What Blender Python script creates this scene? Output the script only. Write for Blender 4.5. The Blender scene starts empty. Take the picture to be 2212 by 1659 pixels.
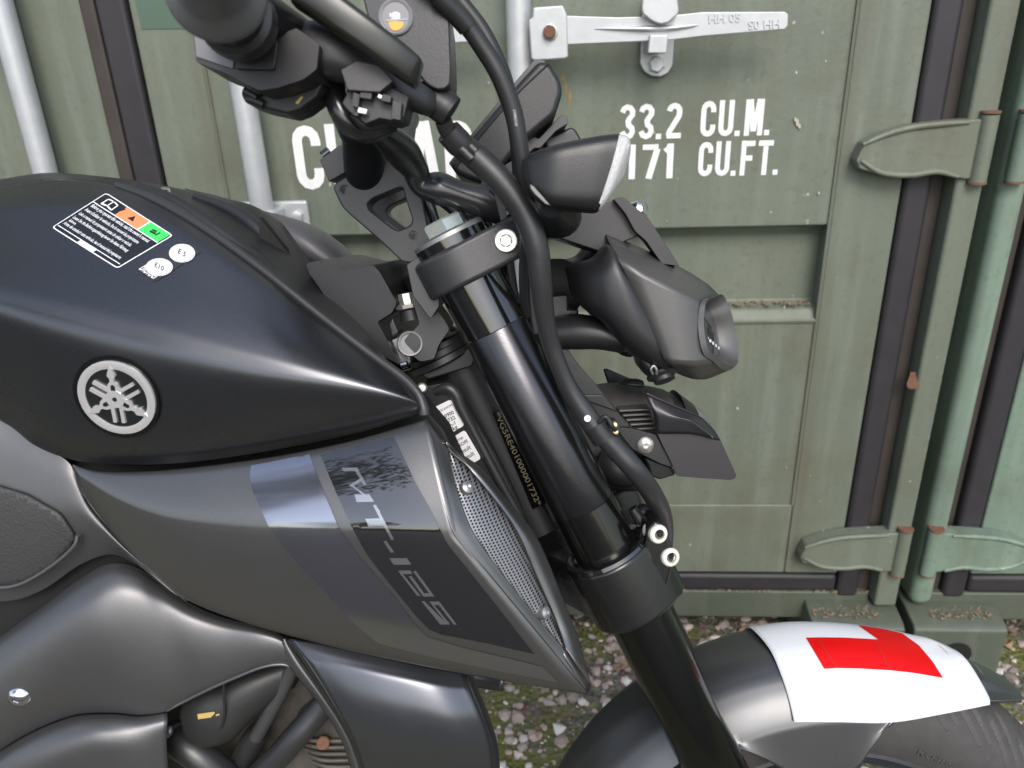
import bpy, bmesh, math, random
import numpy as np
from mathutils import Vector, Matrix
from mathutils.bvhtree import BVHTree
from mathutils.geometry import delaunay_2d_cdt

random.seed(7); rng = np.random.default_rng(7)
scene = bpy.context.scene
C = scene.collection

# ------------------------------------------------------------------ camera
PW, PH, FPX = 2212.0, 1659.0, 1661.0          # pixel grid the photo was measured in
TH, RO = 0.412583, 0.0367534                  # pitch down, roll
CAM = np.array([0.0, 0.0, 1.09])
F_ = np.array([0, math.cos(TH), -math.sin(TH)]); R0 = np.array([1.0, 0, 0]); U0 = np.array([0, math.sin(TH), math.cos(TH)])
R_ = math.cos(RO)*R0 - math.sin(RO)*U0
U_ = math.cos(RO)*U0 + math.sin(RO)*R0
cd = bpy.data.cameras.new('camera'); cam = bpy.data.objects.new('camera', cd); C.objects.link(cam)
cam.matrix_world = Matrix(((R_[0], U_[0], -F_[0], CAM[0]), (R_[1], U_[1], -F_[1], CAM[1]), (R_[2], U_[2], -F_[2], CAM[2]), (0, 0, 0, 1)))
cd.sensor_fit = 'HORIZONTAL'; cd.sensor_width = 36; cd.lens = 36*FPX/PW
cd.clip_start = 0.02; cd.clip_end = 2000
cd.dof.use_dof = True; cd.dof.focus_distance = 0.66; cd.dof.aperture_fstop = 8.5
scene.camera = cam

# ------------------------------------------------------------------ sky, sun, exposure
SUN_EL, SUN_AZ = math.radians(42), math.radians(172)     # azimuth clockwise from +Y
world = bpy.data.worlds.new('World'); scene.world = world; world.use_nodes = True
wn = world.node_tree; wn.nodes.clear()
sky = wn.nodes.new('ShaderNodeTexSky'); sky.sky_type = 'NISHITA'; sky.sun_disc = False
sky.sun_elevation = SUN_EL; sky.sun_rotation = SUN_AZ
sky.air_density = 1.0; sky.dust_density = 2.0; sky.ozone_density = 1.0
hs = wn.nodes.new('ShaderNodeHueSaturation'); hs.inputs['Saturation'].default_value = 0.75
bg = wn.nodes.new('ShaderNodeBackground'); bg.inputs['Strength'].default_value = 0.15
wo = wn.nodes.new('ShaderNodeOutputWorld')
wn.links.new(sky.outputs[0], hs.inputs['Color']); wn.links.new(hs.outputs[0], bg.inputs[0]); wn.links.new(bg.outputs[0], wo.inputs[0])
sl = bpy.data.lights.new('sun', 'SUN'); so = bpy.data.objects.new('sun', sl); C.objects.link(so)
sl.energy = 1.0; sl.angle = math.radians(24); sl.color = (1.0, 0.96, 0.91)
sd = Vector((math.sin(SUN_AZ)*math.cos(SUN_EL), math.cos(SUN_AZ)*math.cos(SUN_EL), math.sin(SUN_EL)))
so.rotation_euler = (-sd).to_track_quat('-Z', 'Y').to_euler()
scene.view_settings.view_transform = 'Standard'; scene.view_settings.look = 'None'
scene.view_settings.exposure = 0.86; scene.view_settings.gamma = 1.0

# ------------------------------------------------------------------ frames
MB = Matrix.Translation((0, 0.4765, 0)) @ Matrix.Rotation(math.radians(-4), 4, 'Z') @ Matrix.Rotation(math.radians(-12), 4, 'X')
AP = Vector((-0.06, 0, 0.93)); rk = math.radians(25); AX = Vector((-math.sin(rk), 0, math.cos(rk)))
SB = Matrix.Translation(AP) @ Matrix.Rotation(math.radians(4), 4, AX) @ Matrix.Translation(-AP)   # steering -> body
MS = MB @ SB
CD, CYAW = 1.19, -0.069507
MC = Matrix.Translation((0, CD, 0)) @ Matrix.Rotation(CYAW, 4, 'Z')

def ray(px, py):
    return Vector(F_ + R_*((px-PW/2)/FPX) - U_*((py-PH/2)/FPX))
class Frame:
    def __init__(s, M, toB):
        s.M = M; s.toB = toB; s.inv = M.inverted(); s.o = s.inv @ Vector(CAM); s.rot = s.inv.to_3x3()
    def raw(s, px, py, y):
        d = s.rot @ ray(px, py); t = (y - s.o.y)/d.y; return s.o + d*t
    def at(s, p, y=None):
        if y is None: y = p[2]
        return s.toB @ s.raw(p[0], p[1], y)
    def loc(s, x, y, z): return s.toB @ Vector((x, y, z))
    def ydir(s): return s.toB.to_3x3() @ Vector((0, 1, 0))
B = Frame(MB, Matrix()); S = Frame(MS, SB)
K = Frame(MC, Matrix())            # container: y = -(distance in front of the doors)
def q(ox, oy, k, pts):             # measured in an enlarged crop -> pixel grid
    return [(ox + p[0]/k, oy + p[1]/k) + tuple(p[2:]) for p in pts]

# ------------------------------------------------------------------ materials
MATS = {}
def mat(name, col, rough=0.5, metal=0.0, noise=0.0, nscale=60, bump=0.0, bscale=400, coat=0.0, spec=0.5, rvar=0.0, trans=0.0, dust=0.0, flake=0.0):
    if name in MATS: return MATS[name]
    m = bpy.data.materials.new(name); m.use_nodes = True; nt = m.node_tree; bs = nt.nodes['Principled BSDF']
    bs.inputs['Base Color'].default_value = (*col, 1); bs.inputs['Roughness'].default_value = rough; bs.inputs['Metallic'].default_value = metal
    bs.inputs['Coat Weight'].default_value = coat; bs.inputs['Coat Roughness'].default_value = 0.06; bs.inputs['Specular IOR Level'].default_value = spec
    bs.inputs['Transmission Weight'].default_value = trans
    tc = nt.nodes.new('ShaderNodeTexCoord')
    def ns(scale, detail=4):
        n = nt.nodes.new('ShaderNodeTexNoise'); n.inputs['Scale'].default_value = scale; n.inputs['Detail'].default_value = detail
        nt.links.new(tc.outputs['Object'], n.inputs['Vector']); return n
    out = None
    if noise or flake:
        n = ns(nscale if noise else 2500, 5); mx = nt.nodes.new('ShaderNodeMixRGB'); a = noise or flake
        mx.inputs['Color1'].default_value = (*[c*(1-a) for c in col], 1); mx.inputs['Color2'].default_value = (*[min(1, c*(1+a)) for c in col], 1)
        nt.links.new(n.outputs['Fac'], mx.inputs['Fac']); out = mx.outputs[0]
    if dust:
        n = ns(260, 8); r = nt.nodes.new('ShaderNodeValToRGB'); r.color_ramp.elements[0].position = 0.66; r.color_ramp.elements[1].position = 0.80
        nt.links.new(n.outputs['Fac'], r.inputs[0]); ml = nt.nodes.new('ShaderNodeMath'); ml.operation = 'MULTIPLY'; ml.inputs[1].default_value = dust
        nt.links.new(r.outputs[0], ml.inputs[0]); mx = nt.nodes.new('ShaderNodeMixRGB')
        mx.inputs['Color1'].default_value = (*col, 1); mx.inputs['Color2'].default_value = (0.30, 0.28, 0.25, 1)
        if out: nt.links.new(out, mx.inputs['Color1'])
        nt.links.new(ml.outputs[0], mx.inputs['Fac']); out = mx.outputs[0]
    if out: nt.links.new(out, bs.inputs['Base Color'])
    if rvar:
        n = ns(35, 5); mr = nt.nodes.new('ShaderNodeMapRange'); mr.inputs['To Min'].default_value = max(0.02, rough-rvar); mr.inputs['To Max'].default_value = rough+rvar
        nt.links.new(n.outputs['Fac'], mr.inputs['Value']); nt.links.new(mr.outputs[0], bs.inputs['Roughness'])
    if bump:
        n = ns(bscale, 3); b = nt.nodes.new('ShaderNodeBump'); b.inputs['Strength'].default_value = bump; b.inputs['Distance'].default_value = 0.001
        nt.links.new(n.outputs['Fac'], b.inputs['Height']); nt.links.new(b.outputs[0], bs.inputs['Normal'])
    MATS[name] = m; return m

TANK = mat('satin_black_paint', (0.105, 0.107, 0.115), 0.28, metal=0.9, rvar=0.03, flake=0.3, dust=0.05)
GREY = mat('matt_grey_paint', (0.172, 0.169, 0.167), 0.35, metal=0.85, flake=0.45, rvar=0.04, dust=0.06)
COVER = mat('grey_black_cover', (0.145, 0.144, 0.146), 0.43, flake=0.4, rvar=0.04, dust=0.07, metal=0.8)
COWL = mat('blue_black_cowl', (0.125, 0.13, 0.145), 0.30, flake=0.35, rvar=0.03, dust=0.08, metal=0.85)
PLAS = mat('black_plastic', (0.017, 0.017, 0.0185), 0.40, bump=0.10, bscale=1500, rvar=0.05, dust=0.04, spec=0.55)
PLASR = mat('grained_plastic', (0.040, 0.040, 0.040), 0.55, bump=0.7, bscale=420, dust=0.05)
CAST = mat('black_cast_metal', (0.026, 0.026, 0.028), 0.42, bump=0.18, bscale=1300, rvar=0.05, spec=0.65)
GLOSS = mat('gloss_black', (0.006, 0.006, 0.006), 0.10, coat=0.5, spec=1.0)
DECK = mat('gloss_black_decal', (0.13, 0.13, 0.135), 0.035, metal=0.9)
STRIPE = mat('silver_grey_decal', (0.36, 0.36, 0.40), 0.13, metal=0.95)
DTXT = mat('grey_decal_lettering', (0.42, 0.42, 0.43), 0.14, metal=0.85)
RUB = mat('black_rubber', (0.019, 0.019, 0.020), 0.45, rvar=0.08, dust=0.10, bump=0.05, bscale=700, spec=0.55)
RUBG = mat('glossy_loom', (0.018, 0.018, 0.019), 0.26, rvar=0.08, dust=0.06, spec=0.9)
HOSE = mat('rubber_hose', (0.022, 0.022, 0.0235), 0.40, rvar=0.08, dust=0.14, bump=0.1, bscale=300, spec=0.7)
TYRE = mat('tyre_rubber', (0.050, 0.047, 0.045), 0.6, noise=0.35, nscale=60, dust=0.35, bump=0.15, bscale=600)
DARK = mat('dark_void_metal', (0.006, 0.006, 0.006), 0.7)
ZINC = mat('zinc_plate', (0.34, 0.35, 0.345), 0.42, metal=0.8, noise=0.25, nscale=200, rvar=0.1)
ALU = mat('pale_aluminium', (0.58, 0.56, 0.52), 0.34, metal=0.8, noise=0.15, nscale=300)
CHRM = mat('bright_screw', (0.75, 0.75, 0.78), 0.16, metal=1.0)
ENG = mat('dirty_engine_metal', (0.085, 0.078, 0.068), 0.6, metal=0.4, noise=0.6, nscale=90, bump=0.5, bscale=160, dust=0.3)
HEAD = mat('worn_lamp_casting', (0.10, 0.095, 0.09), 0.5, metal=0.3, noise=0.35, nscale=120, dust=0.9, bump=0.15, bscale=500)
RUST = mat('rusty_bolt', (0.155, 0.075, 0.045), 0.8, noise=0.5, nscale=300, bump=0.6, bscale=500)
WHITE = mat('white_print', (0.80, 0.80, 0.82), 0.35)
WLET = mat('white_lettering', (0.76, 0.76, 0.745), 0.5, noise=0.12, nscale=120)
LPW = mat('white_plate', (0.70, 0.715, 0.745), 0.30, noise=0.05, nscale=20)
LPR = mat('red_plate', (0.60, 0.0006, 0.0015), 0.32, noise=0.05, nscale=30, spec=0.3)
ORNG = mat('orange_print', (0.85, 0.26, 0.10), 0.4); GRN = mat('green_print', (0.05, 0.62, 0.12), 0.4)
STKB = mat('dark_sticker', (0.012, 0.013, 0.016), 0.30)
INK = mat('black_ink', (0.01, 0.01, 0.01), 0.5)
YINK = mat('yellow_stamp_paint', (0.24, 0.21, 0.125), 0.6, noise=0.5, nscale=400)
AMBER = mat('amber_fluid', (0.75, 0.38, 0.04), 0.25)
YPNT = mat('yellow_paint_mark', (0.50, 0.36, 0.12), 0.5)
LENS = mat('clear_lens', (0.90, 0.90, 0.90), 0.18, trans=0.45, bump=0.6, bscale=500)
GLASS = mat('projector_glass', (0.9, 0.93, 0.95), 0.02, trans=0.9)
PEARL = mat('sight_glass', (0.62, 0.60, 0.60), 0.12, noise=0.2, nscale=90)
WLAB = mat('white_label', (0.78, 0.78, 0.80), 0.4)
GALV = mat('galvanised_steel', (0.52, 0.535, 0.545), 0.42, metal=0.45, noise=0.16, nscale=45, bump=0.1, bscale=150, rvar=0.08)
GASK = mat('dark_gasket_rubber', (0.026, 0.0235, 0.027), 0.55, noise=0.35, nscale=25, dust=0.08)
GASB = mat('brown_gasket_rubber', (0.042, 0.034, 0.029), 0.6, noise=0.35, nscale=25, dust=0.1)

def knurl_mat():
    m = mat('knurled_fork_tube', (0.070, 0.070, 0.075), 0.19, metal=0.9); nt = m.node_tree
    w = nt.nodes.new('ShaderNodeTexWave'); w.inputs['Scale'].default_value = 330; w.bands_direction = 'Z'
    b = nt.nodes.new('ShaderNodeBump'); b.inputs['Strength'].default_value = 0.12; b.inputs['Distance'].default_value = 0.0003
    tc = nt.nodes.new('ShaderNodeTexCoord'); nt.links.new(tc.outputs['Object'], w.inputs['Vector'])
    nt.links.new(w.outputs['Fac'], b.inputs['Height']); nt.links.new(b.outputs[0], nt.nodes['Principled BSDF'].inputs['Normal']); return m
KNURL = knurl_mat()
def perf_mat():
    m = bpy.data.materials.new('perforated_grille'); m.use_nodes = True; nt = m.node_tree; bs = nt.nodes['Principled BSDF']
    bs.inputs['Base Color'].default_value = (0.27, 0.275, 0.29, 1); bs.inputs['Metallic'].default_value = 0.5; bs.inputs['Roughness'].default_value = 0.42
    tc = nt.nodes.new('ShaderNodeTexCoord'); sp = nt.nodes.new('ShaderNodeSeparateXYZ'); nt.links.new(tc.outputs['UV'], sp.inputs[0])
    def M(op, a, b=None, c=None):
        n = nt.nodes.new('ShaderNodeMath'); n.operation = op
        for i, v in enumerate((a, b, c)):
            if v is None: continue
            if isinstance(v, (int, float)): n.inputs[i].default_value = v
            else: nt.links.new(v, n.inputs[i])
        return n.outputs[0]
    x = M('MULTIPLY', sp.outputs[0], 1.0); y = M('MULTIPLY', sp.outputs[1], 1.0)
    row = M('FLOOR', y); odd = M('MODULO', row, 2.0); xs = M('ADD', x, M('MULTIPLY', odd, 0.5))
    fx = M('SUBTRACT', M('FRACT', xs), 0.5); fy = M('SUBTRACT', M('FRACT', y), 0.5)
    d = M('SQRT', M('ADD', M('POWER', M('ABSOLUTE', fx), 2.0), M('POWER', M('ABSOLUTE', fy), 2.0)))
    hole = M('LESS_THAN', d, 0.33)
    tr = nt.nodes.new('ShaderNodeBsdfTransparent'); mx = nt.nodes.new('ShaderNodeMixShader'); out = nt.nodes['Material Output']
    nt.links.new(hole, mx.inputs[0]); nt.links.new(bs.outputs[0], mx.inputs[1]); nt.links.new(tr.outputs[0], mx.inputs[2]); nt.links.new(mx.outputs[0], out.inputs[0])
    return m
PERF = perf_mat()
def paint_mat(name, c1, c2, streak):
    """weathered container paint: blotches, vertical run marks, grime and small chips"""
    m = bpy.data.materials.new(name); m.use_nodes = True; nt = m.node_tree; bs = nt.nodes['Principled BSDF']; L = nt.links.new
    tc = nt.nodes.new('ShaderNodeTexCoord')
    def noise(scale, vec=None, detail=5):
        n = nt.nodes.new('ShaderNodeTexNoise'); n.inputs['Scale'].default_value = scale; n.inputs['Detail'].default_value = detail
        L(vec or tc.outputs['Object'], n.inputs['Vector']); return n.outputs['Fac']
    def ramp(f, a, b):
        r = nt.nodes.new('ShaderNodeValToRGB'); r.color_ramp.elements[0].position = a; r.color_ramp.elements[1].position = b; L(f, r.inputs[0]); return r.outputs[0]
    def mix(f, a, b, k=1.0):
        n = nt.nodes.new('ShaderNodeMixRGB')
        if k != 1.0:
            mm = nt.nodes.new('ShaderNodeMath'); mm.operation = 'MULTIPLY'; mm.inputs[1].default_value = k; L(f, mm.inputs[0]); f = mm.outputs[0]
        L(f, n.inputs['Fac'])
        for i, v in (('Color1', a), ('Color2', b)):
            if isinstance(v, tuple): n.inputs[i].default_value = (*v, 1)
            else: L(v, n.inputs[i])
        return n.outputs[0]
    mp = nt.nodes.new('ShaderNodeMapping'); mp.inputs['Scale'].default_value = (1, 1, 0.06); L(tc.outputs['Object'], mp.inputs['Vector'])
    col = mix(ramp(noise(5), 0.3, 0.7), c1, c2)
    col = mix(ramp(noise(38, mp.outputs[0]), 0.48, 0.72), col, streak, 0.8)
    col = mix(ramp(noise(17, mp.outputs[0]), 0.55, 0.75), col, (c1[0]*0.62+.012, c1[1]*0.55, c1[2]*0.5), 0.65)
    col = mix(ramp(noise(9), 0.5, 0.75), col, (c1[0]*0.62+0.02, c1[1]*0.6+0.012, c1[2]*0.6), 0.7)
    col = mix(ramp(noise(3.1), 0.45, 0.7), col, tuple(c*1.28 for c in c2), 0.55)
    col = mix(ramp(noise(90, None, 8), 0.55, 0.75), col, tuple(c*0.7 for c in c1), 0.5)
    col = mix(ramp(noise(75), 0.73, 0.76), col, (0.42, 0.41, 0.36), 0.85)
    col = mix(ramp(noise(23), 0.75, 0.79), col, (0.24, 0.12, 0.06), 0.7)
    L(col, bs.inputs['Base Color']); bs.inputs['Roughness'].default_value = 0.52
    b = nt.nodes.new('ShaderNodeBump'); b.inputs['Strength'].default_value = 0.25; b.inputs['Distance'].default_value = 0.002
    L(noise(120), b.inputs['Height']); L(b.outputs[0], bs.inputs['Normal']); MATS[name] = m; return m
CPA = paint_mat('weathered_olive_paint', (0.138, 0.152, 0.112), (0.122, 0.146, 0.112), (0.178, 0.198, 0.158))
CPG = paint_mat('grimy_casting_paint', (0.085, 0.105, 0.080), (0.070, 0.082, 0.060), (0.12, 0.12, 0.095))
CPB = paint_mat('weathered_pale_green_paint', (0.135, 0.180, 0.138), (0.16, 0.225, 0.172), (0.22, 0.28, 0.22))

# ------------------------------------------------------------------ mesh helpers
def tag(o, label=None, cat=None, group=None, kind=None):
    for k, v in (('label', label), ('category', cat), ('group', group), ('kind', kind)):
        if v: o[k] = v
    return o
def empty(name, M=None, **kw):
    o = bpy.data.objects.new(name, None); C.objects.link(o); o.empty_display_size = 0.1
    if M is not None: o.matrix_world = M
    return tag(o, **kw)
def mk(name, verts, faces, m, parent=None, smooth=True, ang=40, solid=0.0, bevel=0.0, sub=0, face_cam=False, seg=2):
    me = bpy.data.meshes.new(name); me.from_pydata([tuple(v) for v in verts], [], [tuple(f) for f in faces]); me.update()
    bm = bmesh.new(); bm.from_mesh(me); bmesh.ops.remove_doubles(bm, verts=bm.verts, dist=1e-6)
    if not face_cam: bmesh.ops.recalc_face_normals(bm, faces=bm.faces)
    else:
        o_ = B.o; s = sum(f.normal.dot(o_ - f.calc_center_median())*f.calc_area() for f in bm.faces)
        bmesh.ops.recalc_face_normals(bm, faces=bm.faces)
        s = sum(f.normal.dot(o_ - f.calc_center_median())*f.calc_area() for f in bm.faces)
        if s < 0: bmesh.ops.reverse_faces(bm, faces=bm.faces)
    bm.to_mesh(me); bm.free()
    if smooth: me.shade_smooth(); me.set_sharp_from_angle(angle=math.radians(ang))
    me.materials.append(m)
    o = bpy.data.objects.new(name, me); C.objects.link(o)
    if parent is not None: o.parent = parent
    if sub: s = o.modifiers.new('sub', 'SUBSURF'); s.levels = sub; s.render_levels = sub
    if solid: s = o.modifiers.new('solid', 'SOLIDIFY'); s.thickness = solid; s.offset = -1
    if bevel:
        b = o.modifiers.new('bevel', 'BEVEL'); b.width = bevel; b.segments = seg; b.limit_method = 'ANGLE'; b.angle_limit = math.radians(32); b.harden_normals = True
    return o
def cr(pts, n=6, closed=False):
    P = np.array([list(p) for p in pts], float)
    if len(P) < 3 and not closed: return np.array([P[0]+(P[-1]-P[0])*t for t in np.linspace(0, 1, n+1)])
    if closed: Q = np.vstack([P[-1], P, P[0], P[1]])
    else: Q = np.vstack([2*P[0]-P[1], P, 2*P[-1]-P[-2]])
    out = []
    for i in range(1, len(Q)-2):
        p0, p1, p2, p3 = Q[i-1], Q[i], Q[i+1], Q[i+2]
        for t in np.arange(n)/n:
            out.append(0.5*((2*p1)+(-p0+p2)*t+(2*p0-5*p1+4*p2-p3)*t*t+(-p0+3*p1-3*p2+p3)*t**3))
    if not closed: out.append(Q[-2])
    return np.array(out)
def resample(P, n, closed=False):
    P = np.array([list(p) for p in P], float)
    if closed: P = np.vstack([P, P[:1]])
    d = np.r_[0, np.cumsum(np.linalg.norm(np.diff(P, axis=0), axis=1))]
    t = np.linspace(0, d[-1], n+1 if closed else n)
    R = np.stack([np.interp(t, d, P[:, k]) for k in range(P.shape[1])], 1)
    return R[:-1] if closed else R
def fillet(pts, r, n=4):
    out = []; P = [np.array(p, float) for p in pts]; N = len(P)
    for i in range(N):
        a, b, c = P[i-1], P[i], P[(i+1) % N]; u = a-b; v = c-b; lu = np.linalg.norm(u[:2]); lv = np.linalg.norm(v[:2])
        k = min(r, lu*0.45, lv*0.45); s = b+u*(k/lu); e = b+v*(k/lv)
        for j in range(n+1):
            t = j/n; out.append((1-t)**2*s+2*t*(1-t)*b+t*t*e)
    return out
def grid_faces(nr, nc, wrap=False):
    f = []
    for i in range(nr-1):
        for j in range(nc if wrap else nc-1):
            k = (j+1) % nc; f.append((i*nc+j, i*nc+k, (i+1)*nc+k, (i+1)*nc+j))
    return f
def surf(rows, nu=5, nv=5):
    G = np.array([cr(r, nu) for r in rows]); G = np.array([cr(G[:, j], nv) for j in range(G.shape[1])]).transpose(1, 0, 2); return G
def patch(name, rows, m, parent, fr=B, nu=5, nv=5, solid=0.003, raw=False, bevel=0.0, uv=None):
    R3 = rows if raw else [[fr.at(p) for p in r] for r in rows]
    G = surf(R3, nu, nv); nr, nc = G.shape[:2]
    o = mk(name, G.reshape(-1, 3), grid_faces(nr, nc), m, parent, face_cam=True, solid=solid, ang=60, bevel=bevel); o['_grid'] = 0
    del o['_grid']; return o
def bvh(*objs):
    V = []; Fc = []
    for o in objs:
        b = len(V); V += [v.co.copy() for v in o.data.vertices]; Fc += [[b+i for i in p.vertices] for p in o.data.polygons]
    return BVHTree.FromPolygons(V, Fc)
def hit(T, px, py, fr=B):
    o = B.o; d = (B.rot @ ray(px, py)).normalized(); h = T.ray_cast(o, d)
    if h[0] is None: return None
    n = h[1]
    if n.dot(d) > 0: n = -n
    return h[0], n
def inpoly(x, y, P):
    c = False; j = len(P)-1
    for i in range(len(P)):
        if (P[i][1] > y) != (P[j][1] > y) and x < (P[j][0]-P[i][0])*(y-P[i][1])/(P[j][1]-P[i][1])+P[i][0]: c = not c
        j = i
    return c
def fill2d(outline, step):
    P = [tuple(p[:2]) for p in outline]; D = []
    for i in range(len(P)):
        a, b = np.array(P[i]), np.array(P[(i+1) % len(P)]); k = max(1, int(np.linalg.norm(b-a)/step))
        D += [tuple(a+(b-a)*t/k) for t in range(k)]
    V = [Vector(p) for p in D]; nb = len(V); xs = [p[0] for p in P]; ys = [p[1] for p in P]
    x = min(xs)+step*0.5
    while x < max(xs):
        y = min(ys)+step*0.5
        while y < max(ys):
            if inpoly(x, y, P): V.append(Vector((x, y)))
            y += step
        x += step
    r = delaunay_2d_cdt(V, [], [list(range(nb))], 1, 1e-5)
    return [(v.x, v.y) for v in r[0]], [list(f) for f in r[2]]
def decal(name, outline, T, m, parent, off=0.0004, step=14, xf=None, smooth=True):
    V2, Fc = fill2d(outline, step); return project(name, V2, Fc, T, m, parent, off, xf, smooth)
def project(name, V2, Fc, T, m, parent, off=0.0004, xf=None, smooth=True):
    V3 = []; ok = []
    for p in V2:
        px, py = xf(*p) if xf else p
        h = hit(T, px, py); ok.append(h is not None); V3.append(h[0]+h[1]*off if h else Vector((0, 0, 0)))
    Fc = [f for f in Fc if all(ok[i] for i in f)]
    used = sorted({i for f in Fc for i in f}); ix = {u: k for k, u in enumerate(used)}
    return mk(name, [V3[i] for i in used], [[ix[i] for i in f] for f in Fc], m, parent, face_cam=True, smooth=smooth, ang=80)
def tube(name, pts, r, m, parent, fr=None, n=6, seg=14, cap=True, flat=None):
    P = [fr.at(p) for p in pts] if fr else [Vector(p) for p in pts]
    R = r if isinstance(r, (list, tuple)) else [r]*len(P)
    Q = cr([list(p)+[rr] for p, rr in zip(P, R)], n); X = Q[:, :3]; rad = Q[:, 3]; V = []; N = len(X)
    T = np.gradient(X, axis=0); T /= np.linalg.norm(T, axis=1)[:, None]
    u = np.cross(T[0], [0.3, 0.9, 0.2]); u /= np.linalg.norm(u)
    for i in range(N):
        u = u-T[i]*(u@T[i]); u /= np.linalg.norm(u); w = np.cross(T[i], u)
        for k in range(seg):
            a = 2*math.pi*k/seg; V.append(X[i]+rad[i]*(u*math.cos(a)+w*math.sin(a)))
    Fc = grid_faces(N, seg, True)
    if cap: Fc += [list(range(seg))[::-1], list(range((N-1)*seg, N*seg))]
    return mk(name, V, Fc, m, parent, ang=50)
def lathe(name, p0, p1, prof, m, parent, seg=40, ang=35):
    """prof: (distance from p0 towards p1 in metres, radius)"""
    p0 = np.array(p0); a = np.array(p1)-p0; a = a/np.linalg.norm(a); u = np.cross(a, [0.2, 0.9, 0.31]); u /= np.linalg.norm(u); w = np.cross(a, u); V = []
    for d, r in prof:
        for k in range(seg):
            t = 2*math.pi*k/seg; V.append(p0+a*d+max(r, 1e-5)*(u*math.cos(t)+w*math.sin(t)))
    Fc = grid_faces(len(prof), seg, True); 
    if prof[0][1] > 1e-4: Fc.append(list(range(seg))[::-1])
    if prof[-1][1] > 1e-4: Fc.append(list(range((len(prof)-1)*seg, len(prof)*seg)))
    return mk(name, V, Fc, m, parent, ang=ang)
def loft(name, rings, m, parent, caps=True, ang=45, bevel=0.0, solid=0.0):
    n = len(rings[0]); V = [p for r in rings for p in r]; Fc = grid_faces(len(rings), n, True)
    if caps: Fc += [list(range(n))[::-1], list(range((len(rings)-1)*n, len(rings)*n))]
    return mk(name, V, Fc, m, parent, ang=ang, bevel=bevel, solid=solid)
def plate(name, outline, y, th, m, parent, fr=B, bevel=0.0015, rnd=0, hole=None, seg=2, ang=35):
    """slab whose near face is the traced outline on the plane at lateral y, th deep"""
    O = [tuple(p)+((y,) if len(p) == 2 else ()) for p in outline]
    if rnd: O = [tuple(p) for p in fillet(O, rnd)]
    n3 = fr.ydir()*th
    if hole is None:
        A = [fr.at(p) for p in O]; n = len(A); V = A+[p+n3 for p in A]
        Fc = [list(range(n)), list(range(n, 2*n))[::-1]]+[(i, (i+1) % n, n+(i+1) % n, n+i) for i in range(n)]
    else:
        Hh = [tuple(p)+((y,) if len(p) == 2 else ()) for p in hole]
        if rnd: Hh = [tuple(p) for p in fillet(Hh, rnd*1.3)]
        N = 72; Rs = []
        c = np.mean(np.array([h[:2] for h in Hh]), axis=0)
        for L in (O, Hh):
            D = resample(L, 600, True); a = np.arctan2(D[:, 1]-c[1], D[:, 0]-c[0]); L2 = []
            for k in range(N):
                t = -math.pi+2*math.pi*k/N; d = np.abs(np.angle(np.exp(1j*(a-t)))); L2.append(fr.at(tuple(D[int(np.argmin(d))])))
            Rs.append(L2)
        a, b = Rs; V = a+b+[p+n3 for p in b]+[p+n3 for p in a]; Fc = grid_faces(4, N, True)+[(3*N+j, 3*N+(j+1) % N, (j+1) % N, j) for j in range(N)]
    return mk(name, V, Fc, m, parent, bevel=bevel, ang=ang, seg=seg)
def pillow(name, cols, m, parent, fr=S, n=5, seg=24, p=2.2, caps=True):
    """closed rounded body: columns (top x, top y, bottom x, bottom y, lateral centre, half thickness)"""
    Q = cr(cols, n); rings = []
    for c in Q:
        t = fr.at((c[0], c[1], c[4])); b = fr.at((c[2], c[3], c[4])); mid = (t+b)/2; h = (t-b)/2; y = fr.ydir()*c[5]; R = []
        for k in range(seg):
            a = 2*math.pi*k/seg; ca, sa = math.cos(a), math.sin(a)
            R.append(mid+h*math.copysign(abs(ca)**(2/p), ca)+y*math.copysign(abs(sa)**(2/p), sa))
        rings.append(R)
    return loft(name, rings, m, parent, caps=caps, ang=50)
def mirror(o, fr=B, parent=None, name=None):
    c = o.copy(); C.objects.link(c); c.name = name or o.name; c.parent = parent or o.parent
    c.matrix_parent_inverse = Matrix(); c.matrix_local = fr.toB @ Matrix.Diagonal((1, -1, 1, 1)) @ fr.toB.inverted(); 
    for k in list(c.keys()): del c[k]
    return c
def box(name, lo, hi, m, parent, bevel=0.002, M=None):
    (a, b, c), (d, e, f) = lo, hi; V = [Vector(v) for v in ((a, b, c), (d, b, c), (d, e, c), (a, e, c), (a, b, f), (d, b, f), (d, e, f), (a, e, f))]
    if M: V = [M @ v for v in V]
    return mk(name, V, [(0, 1, 2, 3), (4, 5, 6, 7), (0, 1, 5, 4), (1, 2, 6, 5), (2, 3, 7, 6), (3, 0, 4, 7)], m, parent, bevel=bevel)
def prism(name, poly, axis, a0, a1, m, parent, bevel=0.002, seg=2, smooth=True):
    """poly in the two other axes (in x,y,z order), extruded along axis from a0 to a1"""
    def v(p, a): return (a, p[0], p[1]) if axis == 0 else ((p[0], a, p[1]) if axis == 1 else (p[0], p[1], a))
    n = len(poly); V = [v(p, a0) for p in poly]+[v(p, a1) for p in poly]
    return mk(name, V, [list(range(n)), list(range(n, 2*n))]+[(i, (i+1) % n, n+(i+1) % n, n+i) for i in range(n)], m, parent, bevel=bevel, seg=seg, smooth=smooth)
_tc = {}
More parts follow.
